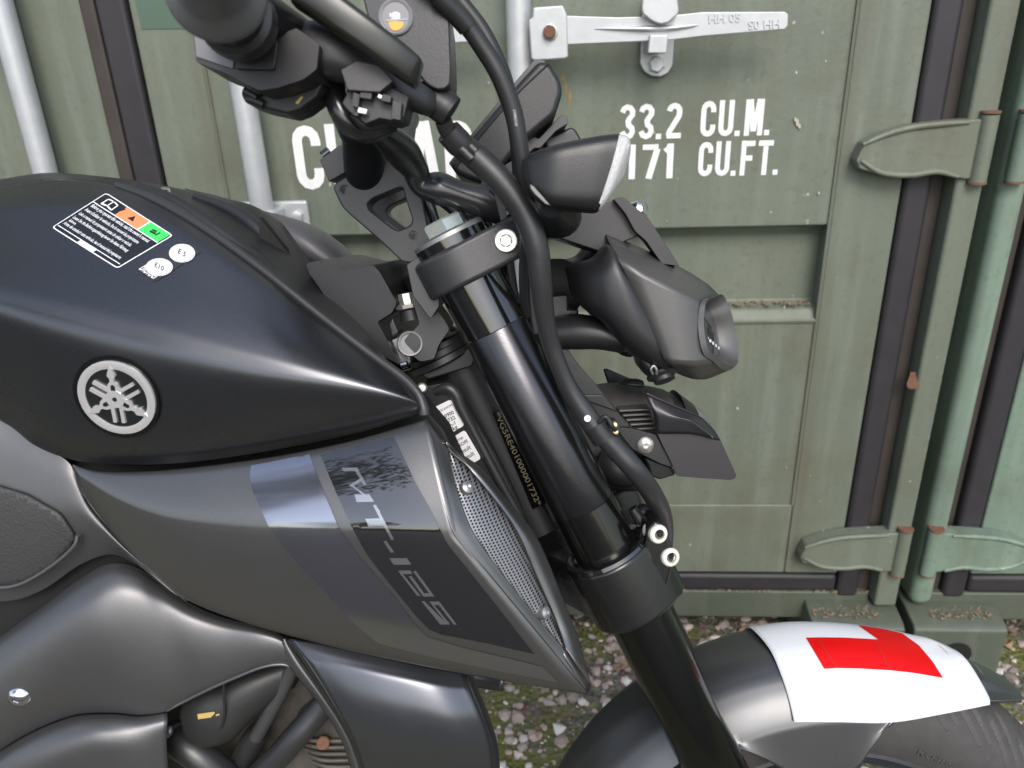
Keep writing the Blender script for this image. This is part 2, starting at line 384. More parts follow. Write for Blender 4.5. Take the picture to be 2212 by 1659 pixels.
def text2d(s, size=1.0, bold=0.0):
    """built-in font -> 2-D vertices and faces"""
    cu = bpy.data.curves.new('t', 'FONT'); cu.body = s; cu.size = size; cu.offset = bold; cu.resolution_u = 3
    o = bpy.data.objects.new('t', cu); C.objects.link(o); bpy.context.view_layer.update()
    me = o.to_mesh(); V = [(v.co.x, v.co.y) for v in me.vertices]; Fc = [list(p.vertices) for p in me.polygons]; o.to_mesh_clear()
    bpy.data.objects.remove(o); bpy.data.curves.remove(cu); return V, Fc
def bilin(c00, c10, c11, c01):
    a, b, c, d = [np.array(p, float) for p in (c00, c10, c11, c01)]
    return lambda u, v: tuple(a*(1-u)*(1-v)+b*u*(1-v)+c*u*v+d*(1-u)*v)
def stroke(poly, w):
    """thick polyline -> vertices, quads (mitred)"""
    P = [np.array(p, float) for p in poly]; V = []; 
    for i in range(len(P)):
        d1 = P[i]-P[i-1] if i else P[1]-P[0]; d2 = P[i+1]-P[i] if i < len(P)-1 else d1
        d1 = d1/np.linalg.norm(d1); d2 = d2/np.linalg.norm(d2); t = d1+d2; t /= np.linalg.norm(t); nn = np.array([-t[1], t[0]]); k = min(1/max(0.3, abs(nn@np.array([-d1[1], d1[0]]))), 2.2)
        V += [P[i]+nn*w*k/2, P[i]-nn*w*k/2]
    return V, [(2*i, 2*i+1, 2*i+3, 2*i+2) for i in range(len(P)-1)]
# ------------------------------------------------------------------ ground
def ground_mat():
    m = bpy.data.materials.new('mossy_gravel_ground'); m.use_nodes = True; nt = m.node_tree; bs = nt.nodes['Principled BSDF']; L = nt.links.new
    tc = nt.nodes.new('ShaderNodeTexCoord')
    def tex(kind, scale):
        n = nt.nodes.new(kind); n.inputs['Scale'].default_value = scale; L(tc.outputs['Object'], n.inputs['Vector']); return n
    v = tex('ShaderNodeTexVoronoi', 95); n = tex('ShaderNodeTexNoise', 7); n2 = tex('ShaderNodeTexNoise', 60)
    n.inputs['Detail'].default_value = 6; n2.inputs['Detail'].default_value = 6
    r1 = nt.nodes.new('ShaderNodeValToRGB'); L(n2.outputs['Fac'], r1.inputs[0])
    r1.color_ramp.elements[0].position = 0.35; r1.color_ramp.elements[0].color = (0.085, 0.070, 0.054, 1)
    r1.color_ramp.elements[1].position = 0.7; r1.color_ramp.elements[1].color = (0.27, 0.235, 0.20, 1)
    vm = nt.nodes.new('ShaderNodeMixRGB'); vm.blend_type = 'MULTIPLY'; vm.inputs['Fac'].default_value = 0.45; L(r1.outputs[0], vm.inputs['Color1']); L(v.outputs['Color'], vm.inputs['Color2'])
    r2 = nt.nodes.new('ShaderNodeValToRGB'); L(n.outputs['Fac'], r2.inputs[0]); r2.color_ramp.elements[0].position = 0.45; r2.color_ramp.elements[1].position = 0.58
    mx = nt.nodes.new('ShaderNodeMixRGB'); L(r2.outputs[0], mx.inputs['Fac']); L(vm.outputs[0], mx.inputs['Color1']); mx.inputs['Color2'].default_value = (0.125, 0.135, 0.034, 1)
    L(mx.outputs[0], bs.inputs['Base Color']); bs.inputs['Roughness'].default_value = 0.9
    b = nt.nodes.new('ShaderNodeBump'); b.inputs['Strength'].default_value = 0.8; b.inputs['Distance'].default_value = 0.006; L(v.outputs['Distance'], b.inputs['Height']); L(b.outputs[0], bs.inputs['Normal'])
    return m
g = mk('ground', [(-300, -300, 0), (300, -300, 0), (300, 300, 0), (-300, 300, 0)], [(0, 1, 2, 3)], ground_mat(), smooth=False); tag(g, kind='structure')
def stone_mat():
    m = bpy.data.materials.new('mixed_gravel'); m.use_nodes = True; nt = m.node_tree; bs = nt.nodes['Principled BSDF']; L = nt.links.new
    at = nt.nodes.new('ShaderNodeAttribute'); at.attribute_name = 'tint'; r = nt.nodes.new('ShaderNodeValToRGB'); L(at.outputs['Fac'], r.inputs[0])
    e = r.color_ramp.elements; e[0].color = (0.17, 0.145, 0.125, 1); e[1].color = (0.68, 0.65, 0.62, 1)
    for p, c in ((0.3, (0.40, 0.31, 0.27, 1)), (0.55, (0.30, 0.275, 0.255, 1)), (0.75, (0.40, 0.31, 0.27, 1))): x = e.new(p); x.color = c
    L(r.outputs[0], bs.inputs['Base Color']); bs.inputs['Roughness'].default_value = 0.8; return m
def scatter_stones(name, n, xr, yr, smin, smax, label, seed):
    r = np.random.default_rng(seed); bm = bmesh.new(); bmesh.ops.create_icosphere(bm, subdivisions=1, radius=1); base = np.array([v.co[:] for v in bm.verts]); Fb = np.array([[v.index for v in f.verts] for f in bm.faces]); bm.free()
    k = len(base); V = np.zeros((n*k, 3)); tint = np.zeros(n*k); Fc = []
    for i in range(n):
        s = smin+(smax-smin)*r.random()**2.5; j = base*(1+0.5*(r.random((k, 1))-0.5)); j = j*np.array([1, 0.6+0.5*r.random(), 0.35+0.35*r.random()])*s
        a = r.random()*6.28; c, sn = math.cos(a), math.sin(a); j = j @ np.array([[c, sn, 0], [-sn, c, 0], [0, 0, 1]])
        V[i*k:(i+1)*k] = j+np.array([xr[0]+(xr[1]-xr[0])*r.random(), yr[0]+(yr[1]-yr[0])*r.random(), s*0.15]); tint[i*k:(i+1)*k] = r.random(); Fc.append(Fb+i*k)
    me = bpy.data.meshes.new(name); me.from_pydata(V.tolist(), [], np.vstack(Fc).tolist()); a = me.attributes.new('tint', 'FLOAT', 'POINT'); a.data.foreach_set('value', tint)
    me.materials.append(MATS.setdefault('stone', stone_mat()) if 'stone' in MATS else MATS.setdefault('stone', stone_mat())); o = bpy.data.objects.new(name, me); C.objects.link(o); tag(o, label=label, cat='gravel', kind='stuff'); return o
scatter_stones('gravel', 9000, (-0.45, 1.45), (0.5, 1.7), 0.0022, 0.015, 'loose pinkish and grey gravel on the ground below the motorcycle', 3)
def moss():
    r = np.random.default_rng(5); V = []; Fc = []
    for c in range(170):
        x0, y0 = -0.4+1.8*r.random(), 0.5+1.1*r.random(); R = 0.02+0.05*r.random()
        for i in range(70):
            a = r.random()*6.28; d = R*math.sqrt(r.random()); x, y = x0+d*math.cos(a), y0+d*math.sin(a); b = r.random()*6.28; w = 0.0012+0.001*r.random(); h = 0.003+0.005*r.random(); k = len(V)
            V += [(x+w*math.cos(b), y+w*math.sin(b), 0), (x-w*math.cos(b), y-w*math.sin(b), 0), (x+0.004*(r.random()-0.5), y+0.004*(r.random()-0.5), h)]; Fc.append((k, k+1, k+2))
    o = mk('moss', V, Fc, mat('green_moss', (0.15, 0.17, 0.035), 0.9, noise=0.6, nscale=12), smooth=False); tag(o, label='low green moss growing between the gravel stones', cat='moss', kind='stuff')
moss()
def leaf_litter():
    r = np.random.default_rng(21); V = []; Fc = []
    for i in range(150):
        x, y = -0.4+1.8*r.random(), 0.5+1.0*r.random(); a = r.random()*6.28; L_, w = 0.008+0.016*r.random(), 0.004+0.007*r.random(); c, s = math.cos(a), math.sin(a); k = len(V)
        for u, v, h_ in ((-1, 0, .006), (-.3, 1, .010), (-.3, -1, .009), (.4, .8, .012), (.4, -.8, .008), (1, 0, .005)): V.append((x+L_*u*c-w*v*s, y+L_*u*s+w*v*c, h_*(0.6+0.8*r.random())))
        Fc += [(k, k+1, k+2), (k+1, k+3, k+4, k+2), (k+3, k+5, k+4)]
    o = mk('fallen_leaves', V, Fc, mat('dry_leaf', (0.24, 0.16, 0.10), 0.8, noise=0.6, nscale=15), smooth=False); tag(o, label='small dry brown leaves scattered over the gravel and moss', cat='leaves', kind='stuff')
leaf_litter()

ASPH = mat('asphalt', (0.022, 0.022, 0.023), 0.85, noise=0.35, nscale=25, bump=0.4, bscale=180)
mk('road', [(-300, -24, 0.004), (300, -24, 0.004), (300, -0.35, 0.004), (-300, -0.35, 0.004)], [(0, 1, 2, 3)], ASPH, smooth=False)['kind'] = 'structure'

# ------------------------------------------------------------------ containers
def extr_x(name, prof, x0, x1, m, parent, bevel=0.0015, fx=lambda x: x):
    a, b = sorted((fx(x0), fx(x1))); return prism(name, prof, 0, a, b, m, parent, bevel=bevel)
def container(paint, fx, label, near, depth=6.0):
    """fx maps the left container's door-end x (right corner near 0.70) to this container"""
    root = empty('shipping_container', MC, label=label, cat='shipping container')
    def bx(name, x0, x1, y0, y1, z0, z1, m, p=root, bevel=0.002):
        a, b = sorted((fx(x0), fx(x1))); return box(name, (a, y0, z0), (b, y1, z1), m, p, bevel=bevel)
    far = -1.735
    def door(x0, x1, s):               # s=+1: hinge side at x1
        prof = [(0.0035, 0.32), (0.0035, 0.674), (0.016, 0.690), (0.038, 0.698), (0.040, 0.806), (0.030, 0.822), (0.0035, 0.8265), (0.0035, 1.24), (0.036, 1.262), (0.040, 1.37), (0.0035, 1.39), (0.0035, 2.47), (0.055, 2.47), (0.055, 0.32)]
        d = extr_x('door', prof, x0+0.09, x1-0.09, paint, root, 0.003, fx)
        bx('door_stile', x0, x0+0.092, 0.0, 0.05, 0.182, 2.52, paint, d, 0.004); bx('door_stile', x1-0.0965, x1, 0.0, 0.05, 0.182, 2.52, paint, d, 0.004)
        bx('door_rail', x0+0.0925, x1-0.097, 0.0, 0.05, 0.183, 0.325, paint, d, 0.003); bx('door_rail', x0+0.0925, x1-0.097, 0.0, 0.05, 2.43, 2.52, paint, d, 0.003)
        for xx in (x0+0.0935, x1-0.098): tube('weld_seam', [(fx(xx), 0.0015, z+0.001*math.sin(z*37)) for z in np.linspace(0.33, 2.42, 40)], 0.0026, paint, d, n=2, seg=6)
        tube('weld_seam', [(fx(x), 0.002, 0.3265) for x in np.linspace(x0+0.1, x1-0.1, 12)], 0.0032, paint, d, n=2, seg=6)
        tube('weld_seam', [(fx(x), 0.0025, 0.674) for x in np.linspace(x0+0.1, x1-0.1, 12)], 0.0036, paint, d, n=2, seg=6)
        return d
    d1 = door(-0.527, 0.588, 1)
    d2 = door(far, -0.598, -1)
    # rubber seals
    bx('seal', -0.5965, -0.574, -0.006, 0.03, 0.135, 2.53, GASB, root, 0.004); bx('seal', -0.572, -0.5285, -0.009, 0.03, 0.135, 2.53, GASK, root, 0.006)
    bx('seal', 0.5895, 0.631, -0.004, 0.03, 0.13, 2.53, GASK, root, 0.010); bx('seal', far-0.04, far-0.001, -0.004, 0.03, 0.13, 2.53, GASK, root, 0.01)
    bx('seal', far, -0.60, -0.003, 0.03, 0.142, 0.1795, GASK, root, 0.009); bx('seal', -0.526, 0.5885, -0.003, 0.03, 0.142, 0.1795, GASK, root, 0.009)
    bx('jamb', 0.6315, 0.653, 0.012, 0.05, 0.13, 2.54, GASB, root, 0.002)
    # corner posts, sill, header, corner castings
    for x0, x1, hx in ((0.6535, 0.6935, 0.0), (far-0.1, far-0.045, 0)):
        bx('corner_post', x0, x1, -0.022, 0.10, 0.125, 2.47, paint, root, 0.006 if near else 0.016)
    bx('door_sill', far-0.04, 0.652, 0.0, 0.10, 0.078, 0.1395, CPG, root, 0.004); bx('door_header', far-0.04, 0.652, 0.0, 0.10, 2.535, 2.59, paint, root, 0.004)
    for x0, x1, hx in ((0.535, 0.6985, 0.617), (far-0.10, far+0.06, far-0.02)):
        for z0 in (0.0, 2.478):
            a, b = sorted((fx(x0), fx(x1)))
            cst = prism('corner_casting', [(-0.062, z0+0.006), (-0.062, z0+0.105), (-0.052, z0+0.112), (0.0, z0+0.122), (0.10, z0+0.122), (0.10, z0+0.006)], 0, a, b, CPG, root, 0.004)
            if z0 < 1:
                c = fx(hx); lathe('casting_hole', (c, -0.0635, 0.052), (c, 0.0, 0.052), [(0, 0.027), (0.002, 0.0255), (0.004, 0.001)], DARK, cst, 28)
    # hinges: blade with rolled ribs, and a pin
    def hinge(z, side):
        xs = (lambda x: fx(x)) if side > 0 else (lambda x: fx(far-0.04-(x-0.60)))
        out = [(0.506, -0.012), (0.512, -0.024), (0.545, -0.034), (0.585, -0.037), (0.625, -0.032), (0.660, -0.042), (0.690, -0.042), (0.690, 0.040), (0.655, 0.040), (0.620, 0.038), (0.575, 0.034), (0.540, 0.024), (0.514, 0.012)]
        h = prism('hinge', [(xs(a), z+b) for a, b in out], 1, -0.029, -0.001, paint, root, 0.003)
        tube('hinge_rib', [(xs(a), -0.029, z+b) for a, b in ((0.512, 0.010), (0.54, 0.022), (0.575, 0.031), (0.62, 0.035), (0.652, 0.036))], [0.003, 0.0042, 0.0045, 0.0045, 0.003], paint, h, seg=8)
        tube('hinge_rib', [(xs(a), -0.029, z+b) for a, b in ((0.512, -0.012), (0.545, -0.030), (0.585, -0.034), (0.62, -0.030), (0.652, -0.038))], [0.003, 0.0042, 0.0045, 0.0045, 0.003], paint, h, seg=8)
        tube('hinge_pin', [(xs(0.680), -0.026, z-0.047), (xs(0.680), -0.026, z), (xs(0.680), -0.026, z+0.045)], 0.0125, paint, h, seg=16)
        for zz in (-0.049, 0.047): lathe('rusty_joint', (xs(0.680), -0.026, z+zz), (xs(0.680), -0.026, z+zz+1), [(0, 0.0131), (0.002, 0.0133), (0.0035, 0.0129)], RUST, h, 16)
    for z in (0.937, 0.250, 1.62, 2.30):
        hinge(z, 1)
        if near: hinge(z, -1)
    # galvanised lock rods, guides
    xs = [K.raw(60, 230, -0.036).x, K.raw(542, 300, -0.036).x, K.raw(1121, 60, -0.036).x] if near else [-0.40, 0.02]
    for i, x in enumerate(xs):
        r = tube('lock_rod', [(fx(x), -0.036, 0.06), (fx(x), -0.036, 1.3), (fx(x), -0.036, 2.56)], 0.0172, GALV, root, seg=20)
        for zz in (0.868, 0.30, 1.95):
            if i == 2 and zz == 0.868: continue
            k = bx('rod_guide', x-0.052, x+0.060, -0.006, 0.004, zz-0.030, zz+0.016, GALV, r, 0.008); bx('rod_saddle', x-0.024, x+0.024, -0.055, 0.004, zz-0.016, zz+0.010, GALV, r, 0.006)
            c = fx(x+0.042); lathe('bolt', (c, -0.007, zz-0.008), (c, -0.03, zz-0.008), [(0, 0.010), (0.006, 0.010), (0.007, 0.008)], GALV, r, 6)
    # body behind the doors
    a, b = sorted((fx(0.698), fx(far-0.10)))
    for nm, x0, x1 in (('side_wall', a, a+0.035), ('side_wall', b-0.035, b)):
        n = 44; P = []
        for i in range(n):
            y0 = 0.105+(depth-0.105)*i/n; w = (depth-0.105)/n; P += [(x0 if i % 2 else x0+0.012, y0), (x0 if i % 2 else x0+0.012, y0+w*0.75)]
        P += [(x1, depth), (x1, 0.105)]; prism(nm, P, 2, 0.12, 2.5, paint, root, 0)
    box('roof', (a+0.001, 0.105, 2.51), (b-0.001, depth, 2.56), paint, root); box('floor_frame', (a+0.04, 0.11, 0.09), (b-0.04, depth, 0.115), DARK, root); box('end_wall', (a+0.04, depth-0.05, 0.12), (b-0.04, depth-0.01, 2.5), paint, root)
    return root, d1, d2
cont, door1, door2 = container(CPA, lambda x: x, 'olive green shipping container with white capacity lettering behind the motorcycle', True)
container(CPB, lambda x: 1.412-x, 'paler green shipping container at the right edge beside the olive one', False)

# lettering on the door
GL = {}
def arc(cx, cy, rx, ry, a0, a1, n=7): return [(cx+rx*math.cos(math.radians(a)), cy+ry*math.sin(math.radians(a))) for a in np.linspace(a0, a1, n)]
W_ = 0.46; e_ = 0.085; xr = W_-e_; mid = W_/2; rx = mid-e_
GL['C'] = [[(xr, 0.68)]+arc(mid, 0.76, rx, 0.155, 0, 180)+arc(mid, 0.24, rx, 0.155, 180, 360)+[(xr, 0.34)]]
GL['U'] = [[(e_, 1.0)]+arc(mid, 0.24, rx, 0.155, 180, 360)+[(xr, 1.0)]]
GL['A'] = [[(e_*0.9, 0), (mid-0.025, 1.0)], [(W_-e_*0.9, 0), (mid+0.025, 1.0)], [(0.12, 0.2), (W_-0.12, 0.2)]]
GL['P'] = [[(e_, 0), (e_, 0.92)], [(e_+0.08, 0.915), (mid, 0.915)]+arc(mid, 0.75, rx, 0.165, 80, -80)+[(e_+0.08, 0.585)]]
GL['M'] = [[(e_, 0), (e_, 1.0)], [(e_+0.06, 1.0), (mid+0.05, 0.12)], [(W_+0.1-e_-0.06, 1.0), (mid+0.05, 0.12)], [(W_+0.1-e_, 0), (W_+0.1-e_, 1.0)]]
GL['F'] = [[(e_, 0), (e_, 1.0)], [(e_+0.08, 0.915), (W_-0.03, 0.915)], [(e_+0.08, 0.5), (W_-0.09, 0.5)]]
GL['T'] = [[(mid, 0), (mid, 0.83)], [(0.0, 0.915), (W_, 0.915)]]
GL['3'] = [arc(mid, 0.755, rx, 0.16, 175, -60)+[(mid+0.02, 0.53)]+arc(mid, 0.25, rx, 0.165, 75, -175)]
GL['2'] = [arc(mid, 0.755, rx, 0.16, 175, -5)+[(xr-0.02, 0.62), (e_+0.02, 0.2), (e_, 0.085)], [(e_-0.05, 0.085), (xr+0.06, 0.085)]]
GL['1'] = [[(0.12, 0.78), (0.20, 0.84), (0.24, 0.93)], [(0.25, 0), (0.25, 1.0)]]
GL['7'] = [[(0.02, 0.915), (xr+0.02, 0.915)], [(xr-0.005, 0.86), (0.18, 0)]]
GL['.'] = [[(0.05, 0.0), (0.05, 0.15)]]
def letter_line(name, s, pl, pr, h, y=0.0031):
    """s drawn on the door between two pixel positions of its baseline ends"""
    a = K.raw(pl[0], pl[1], y); b = K.raw(pr[0], pr[1], y); ws = [0.17 if c == '.' else (0.5 if c == ' ' else (0.30 if c == '1' else (0.56 if c == 'M' else W_))) for c in s]; gap = 0.075
    tot = sum(ws)+gap*(len(s)-1); sx = (b.x-a.x)/tot; x = 0
    for c, w in zip(s, ws):
        if c != ' ':
            V = []; Fc = []
            for pl_ in GL[c]:
                v, f = stroke([(p[0], p[1]) for p in pl_], 0.152); k = len(V); V += v; Fc += [tuple(i+k for i in q_) for q_ in f]
            V3 = [(a.x+(x+p[0]-(0.10 if c == '1' else 0))*sx, y-0.00002*(i % 7), (a.z+b.z)/2+p[1]*h) for i, p in enumerate(V)]
            o = mk('letter', V3, Fc, WLET, door1, smooth=False)
        x += w+gap
letter_line('t', '33.2', (1337, 303), (1472, 299), 0.050); letter_line('t', 'CU.M.', (1511, 297), (1664, 291), 0.050)
letter_line('t', '1171', (1318, 388), (1459, 385), 0.050); letter_line('t', 'CU.FT.', (1506, 383), (1682, 376), 0.050)
letter_line('t', 'CU.CAP.', (645, 411), (1060, 401), 0.096)

# door handle, bracket and keeper (left container)
HZ = lambda pts: q(1083, 0, 3.491, pts)
br = plate('handle_bracket', HZ([(240, 55), (465, 38), (495, 110), (505, 430), (480, 445), (260, 460), (225, 450), (205, 150), (235, 130)]), -0.066, 0.012, GALV, cont, K, 0.003, rnd=5)
lathe('pivot_washer', K.at((1188, 70.5, -0.066)), K.at((1188, 70.5, -0.09)), [(0, 0.0105), (0.002, 0.0105), (0.003, 0.009)], GALV, br, 24); lathe('pivot_bolt', K.at((1187, 68.5, -0.069)), K.at((1187, 68.5, -0.09)), [(0, 0.0085), (0.006, 0.0085), (0.0072, 0.007)], RUST, br, 12)
hd = plate('lock_handle', HZ([(490, 118), (870, 130), (1060, 125), (1340, 110), (1520, 90), (2140, 88), (2165, 110), (2160, 200), (2135, 222), (1530, 272), (1300, 300), (1000, 315), (490, 337)]), -0.062, 0.010, GALV, cont, K, 0.003, rnd=3)
pillow('handle_rib', [(1284, 61, 1284, 63, -0.0625, 0.0005), (1330, 57, 1330, 66, -0.0625, 0.004), (1420, 55, 1420, 69, -0.0625, 0.007), (1480, 53, 1480, 62, -0.0625, 0.004), (1510, 53, 1510, 55, -0.0625, 0.0005)], GALV, hd, K)
for s, p0, rot in (('HH 05', (1530, 50), 0), ('HH 05', (1687, 42), math.pi)):
    V, Fc = text2d(s, 26, 0.4); c, sn = math.cos(rot), math.sin(rot)
    V3 = [K.at((p0[0]+(x*c-y*sn)*1.0, p0[1]-(x*sn+y*c)-x*c*0.05, -0.0635)) for x, y in V]; mk('embossed_letters', V3, Fc, GALV, hd, smooth=False, solid=0.0012)
kp = plate('handle_keeper', HZ([(1055, 300), (1045, 480), (1075, 540), (1130, 575), (1200, 580), (1260, 550), (1295, 490), (1305, 305), (1320, 0), (1070, 0)]), -0.010, 0.010, GALV, cont, K, 0.002, rnd=4)
plate('hasp', HZ([(1070, -60), (1320, -60), (1340, 80), (1330, 110), (1260, 172), (1200, 185), (1140, 162), (1070, 110), (1060, 70)]), -0.078, 0.014, GALV, kp, K, 0.005, rnd=5, seg=3)
plate('catch', HZ([(1120, 262), (1260, 262), (1245, 402), (1105, 402)]), -0.074, 0.062, GALV, kp, K, 0.008, rnd=4, seg=3)
lathe('bolt', K.at((1419, 139, -0.0105)), K.at((1419, 139, -0.04)), [(0, 0.0115), (0.008, 0.0115), (0.0095, 0.0095)], GALV, kp, 6)
h2 = plate('lock_handle', [(700, 62), (1046, 49), (1052, 56), (1051, 85), (1046, 90), (700, 108)], -0.062, 0.010, GALV, cont, K, 0.003)
# painted-over patch, chips and rust on the doors
plate('paint_patch', [(286, -20), (600, -20), (600, 58), (306, 63)], -0.0012, 0.0006, mat('fresh_green_paint', (0.075, 0.125, 0.085), 0.45, noise=0.15, nscale=20), door1, K, 0)
for i, (px, py, r) in enumerate(((1972, 822, 9),)):
    pts = [(px+r*1.5*math.cos(a)*(0.8+0.3*math.sin(3*a+i)), py+r*2.9*math.sin(a)*(0.9+0.2*math.cos(2*a))) for a in np.linspace(0, 6.28, 18)[:-1]]
    plate('rust_spot', pts, -0.0226, 0.0005, RUST, cont, K, 0)
for px, py, w in ((1722, 265, 5), (1727, 272, 4), (1718, 258, 3)):
    pts = [(px+w*math.cos(a)*(0.5+0.5*random.random()), py+w*2.4*math.sin(a)*(0.5+0.5*random.random())) for a in np.linspace(0, 6.28, 10)[:-1]]
    plate('paint_chip', pts, -0.0003, 0.0004, mat('bare_chip', (0.45, 0.40, 0.32), 0.7), door1, K, 0)
STAIN = mat('rust_run', (0.26, 0.19, 0.09), 0.8, noise=0.4, nscale=60)
for px, py, w, h_ in ((1222, 172, 5, 34), (1231, 190, 4, 46), (1216, 160, 6, 16)):
    pts = [(px+w*math.sin(t*3.14)*(0.6+0.4*random.random())*sg, py+h_*t) for sg, ts in ((1, np.linspace(0, 1, 9)), (-1, np.linspace(1, 0, 9)[1:-1])) for t in ts]
    plate('rust_run', pts, 0.0032, 0.0002, STAIN, door1, K, 0)
for i in range(46):
    px, py = random.uniform(20, 1800), random.uniform(10, 1200); w = random.uniform(1.2, 3.6)
    pts = [(px+w*math.cos(a)*(0.4+0.6*random.random()), py+w*1.5*math.sin(a)*(0.4+0.6*random.random())) for a in np.linspace(0, 6.28, 8)[:-1]]
    plate('paint_chip', pts, -0.0003 if i % 2 else 0.0031, 0.0002, mat('bare_chip', (0.45, 0.40, 0.32), 0.7), door1, K, 0)
# dried dirt lying on ledges and castings
def grit(name, n, f, m, lab):
    r = np.random.default_rng(11); V = []; Fc = []
    for i in range(n):
        c = np.array(f(r)); s = 0.0012+0.003*r.random()**2; k = len(V)
        d = [np.array(v)*s*(0.7+0.6*r.random()) for v in ((1, 0, 0), (-1, 0, 0), (0, 1, 0), (0, -1, 0), (0, 0, 0.8), (0, 0, -0.5))]
        V += [c+x for x in d]; Fc += [(k+a, k+b, k+t) for t in (4, 5) for a, b in ((0, 2), (2, 1), (1, 3), (3, 0))]
    o = mk(name, V, Fc, m, cont, smooth=False); o['kind'] = 'stuff'; return o
LITTER = mat('dried_litter', (0.20, 0.15, 0.10), 0.9, noise=0.6, nscale=200)
grit('litter', 900, lambda r: (-0.5+1.15*r.random(), -0.002+0.02*r.random(), 0.141), LITTER, '')
grit('litter', 350, lambda r: (0.10+0.38*r.random(), 0.012+0.02*r.random(), 0.6985), LITTER, '')
grit('litter', 160, lambda r: (0.54+0.12*r.random(), -0.045+0.045*r.random(), 0.118), LITTER, '')
grit('litter', 160, lambda r: (0.75+0.11*r.random(), -0.045+0.045*r.random(), 0.118), LITTER, '')
# ------------------------------------------------------------------ trees and hedge behind the camera (seen in the paint's reflections)
LEAF = mat('hedge_leaf', (0.055, 0.075, 0.028), 0.6, noise=0.5, nscale=3)
BARK = mat('bark', (0.075, 0.06, 0.045), 0.9, noise=0.4, nscale=10)
def leaf_cloud(name, centres, n, ls, parent):
    r = np.random.default_rng(int(abs(centres[0][0])*10)+1); V = []; Fc = []
    for i in range(n):
        c = centres[r.integers(len(centres))]; d = r.normal(size=3); d /= np.linalg.norm(d); p = np.array(c[:3])+d*np.array(c[3])*(0.55+0.45*r.random())
        a = r.normal(size=3); a /= np.linalg.norm(a); b = np.cross(a, r.normal(size=3)); b /= np.linalg.norm(b); k = len(V); s = ls*(0.6+0.8*r.random())
        V += [p-a*s, p+b*s*0.5, p+a*s, p-b*s*0.5]; Fc.append((k, k+1, k+2, k+3))
    return mk(name, V, Fc, LEAF, parent, smooth=False)
hg = empty('hedge', None, label='long leafy hedge behind the photographer, opposite the container', cat='hedge')
leaf_cloud('foliage', [(x, -26+0.4*math.sin(x), 0.9+0.2*math.sin(0.7*x), (1.2, 0.8, 1.0)) for x in np.arange(-40, 40, 1.2)], 14000, 0.16, hg)
box('stems', (-40, -26.3, 0), (40, -25.8, 1.3), BARK, hg)
for i, (x, y, h) in enumerate(((-17, -28, 7.0), (-9.0, -8.4, 14.0), (24, -30, 8.0))):  # second tree is added out of view to reflect dark foliage in the shroud
    t = empty('tree', None, label=['broad tree left of the photographer behind the hedge', 'unseen tall tree added on the left for its dark reflection in the side panel', 'tall tree at the right end of the hedge'][i], cat='tree')
    tube('trunk', [(x, y, 0), (x+0.1, y, h*0.3), (x+0.2, y+0.1, h*0.6)], [0.22, 0.16, 0.07], BARK, t, seg=10)
    rr = np.random.default_rng(i); cs = [(x+rr.normal()*h*0.16, y+rr.normal()*h*0.16, h*0.55+rr.random()*h*0.4, (h*0.16,)*3) for _ in range(10)]
    leaf_cloud('crown', cs, 3000, 0.13 if i != 1 else 0.17, t)
    for c in cs[:5]: tube('limb', [(x+0.1, y, h*0.3), ((x+c[0])/2, (y+c[1])/2, h*0.45), c[:3]], [0.08, 0.05, 0.02], BARK, t, seg=7)
# ------------------------------------------------------------------ motorcycle: tank and bodywork
bike = empty('motorcycle', MB, label='black and grey naked motorcycle with red L plate on its front mudguard', cat='motorcycle')
B.toB = Matrix()

# fuel tank side: top edge, crease, bottom edge (x, y, lateral)
TT = [(-420, 520, -.045), (-200, 435, -.045), (0, 402, -.040), (120, 386, -.042), (250, 398, -.058), (335, 430, -.074), (440, 491, -.092), (560, 577, -.106), (680, 672, -.116), (790, 757, -.126), (865, 812, -.134), (900, 848, -.139), (913, 880, -.142)]
TC = [(-420, 545, -.150), (-200, 590, -.160), (0, 640, -.166), (120, 672, -.168), (260, 712, -.169), (380, 745, -.169), (500, 777, -.168), (620, 803, -.166), (730, 822, -.163), (815, 840, -.159), (870, 856, -.155), (898, 868, -.151), (912, 884, -.146)]
TBm = [(-420, 760, -.112), (-200, 820, -.115), (0, 908, -.120), (75, 962, -.123), (160, 994, -.127), (270, 1006, -.131), (400, 1002, -.134), (540, 983, -.137), (680, 957, -.140), (800, 929, -.143), (865, 909, -.144), (895, 899, -.145), (911, 890, -.144)]
rows = []
for t in (0, .05, .16, .32, .48, .62, .74, .84, .92, 1.0):
    r = []
    for i, (a, c) in enumerate(zip(TT, TC)):
        k = i/12; y = a[2]+(c[2]-a[2])*t
        y += -(0.030*(1-k)-0.006*k)*4*t*(1-t)*(1.15-t*0.3)
        r.append((a[0]+(c[0]-a[0])*t, a[1]+(c[1]-a[1])*t, y))
    rows.append(r)
for t in (.06, .13, .21, .30, .42, .56, .72, .87, .95, 1.0):
    rows.append([(c[0]+(b[0]-c[0])*t, c[1]+(b[1]-c[1])*t, c[2]+(b[2]-c[2])*(0.25*t+0.75*t**3)) for c, b in zip(TC, TBm)])
for i in range(13):                       # the crease is a broad roll at the rear and tightens towards the front
    col = [r[i][2] for r in rows]
    for _ in range(int(26*(1-i/12)**1.5)+2):
        col = [col[j] if j < 3 or j > 16 else 0.5*col[j]+0.25*(col[j-1]+col[j+1]) for j in range(len(col))]
    for j, r in enumerate(rows): r[i] = (r[i][0], r[i][1], col[j])
tank = patch('fuel_tank', rows, TANK, bike, nu=5, nv=3, solid=0.002)
Ttank = bvh(tank)
mirror(tank, name='fuel_tank')
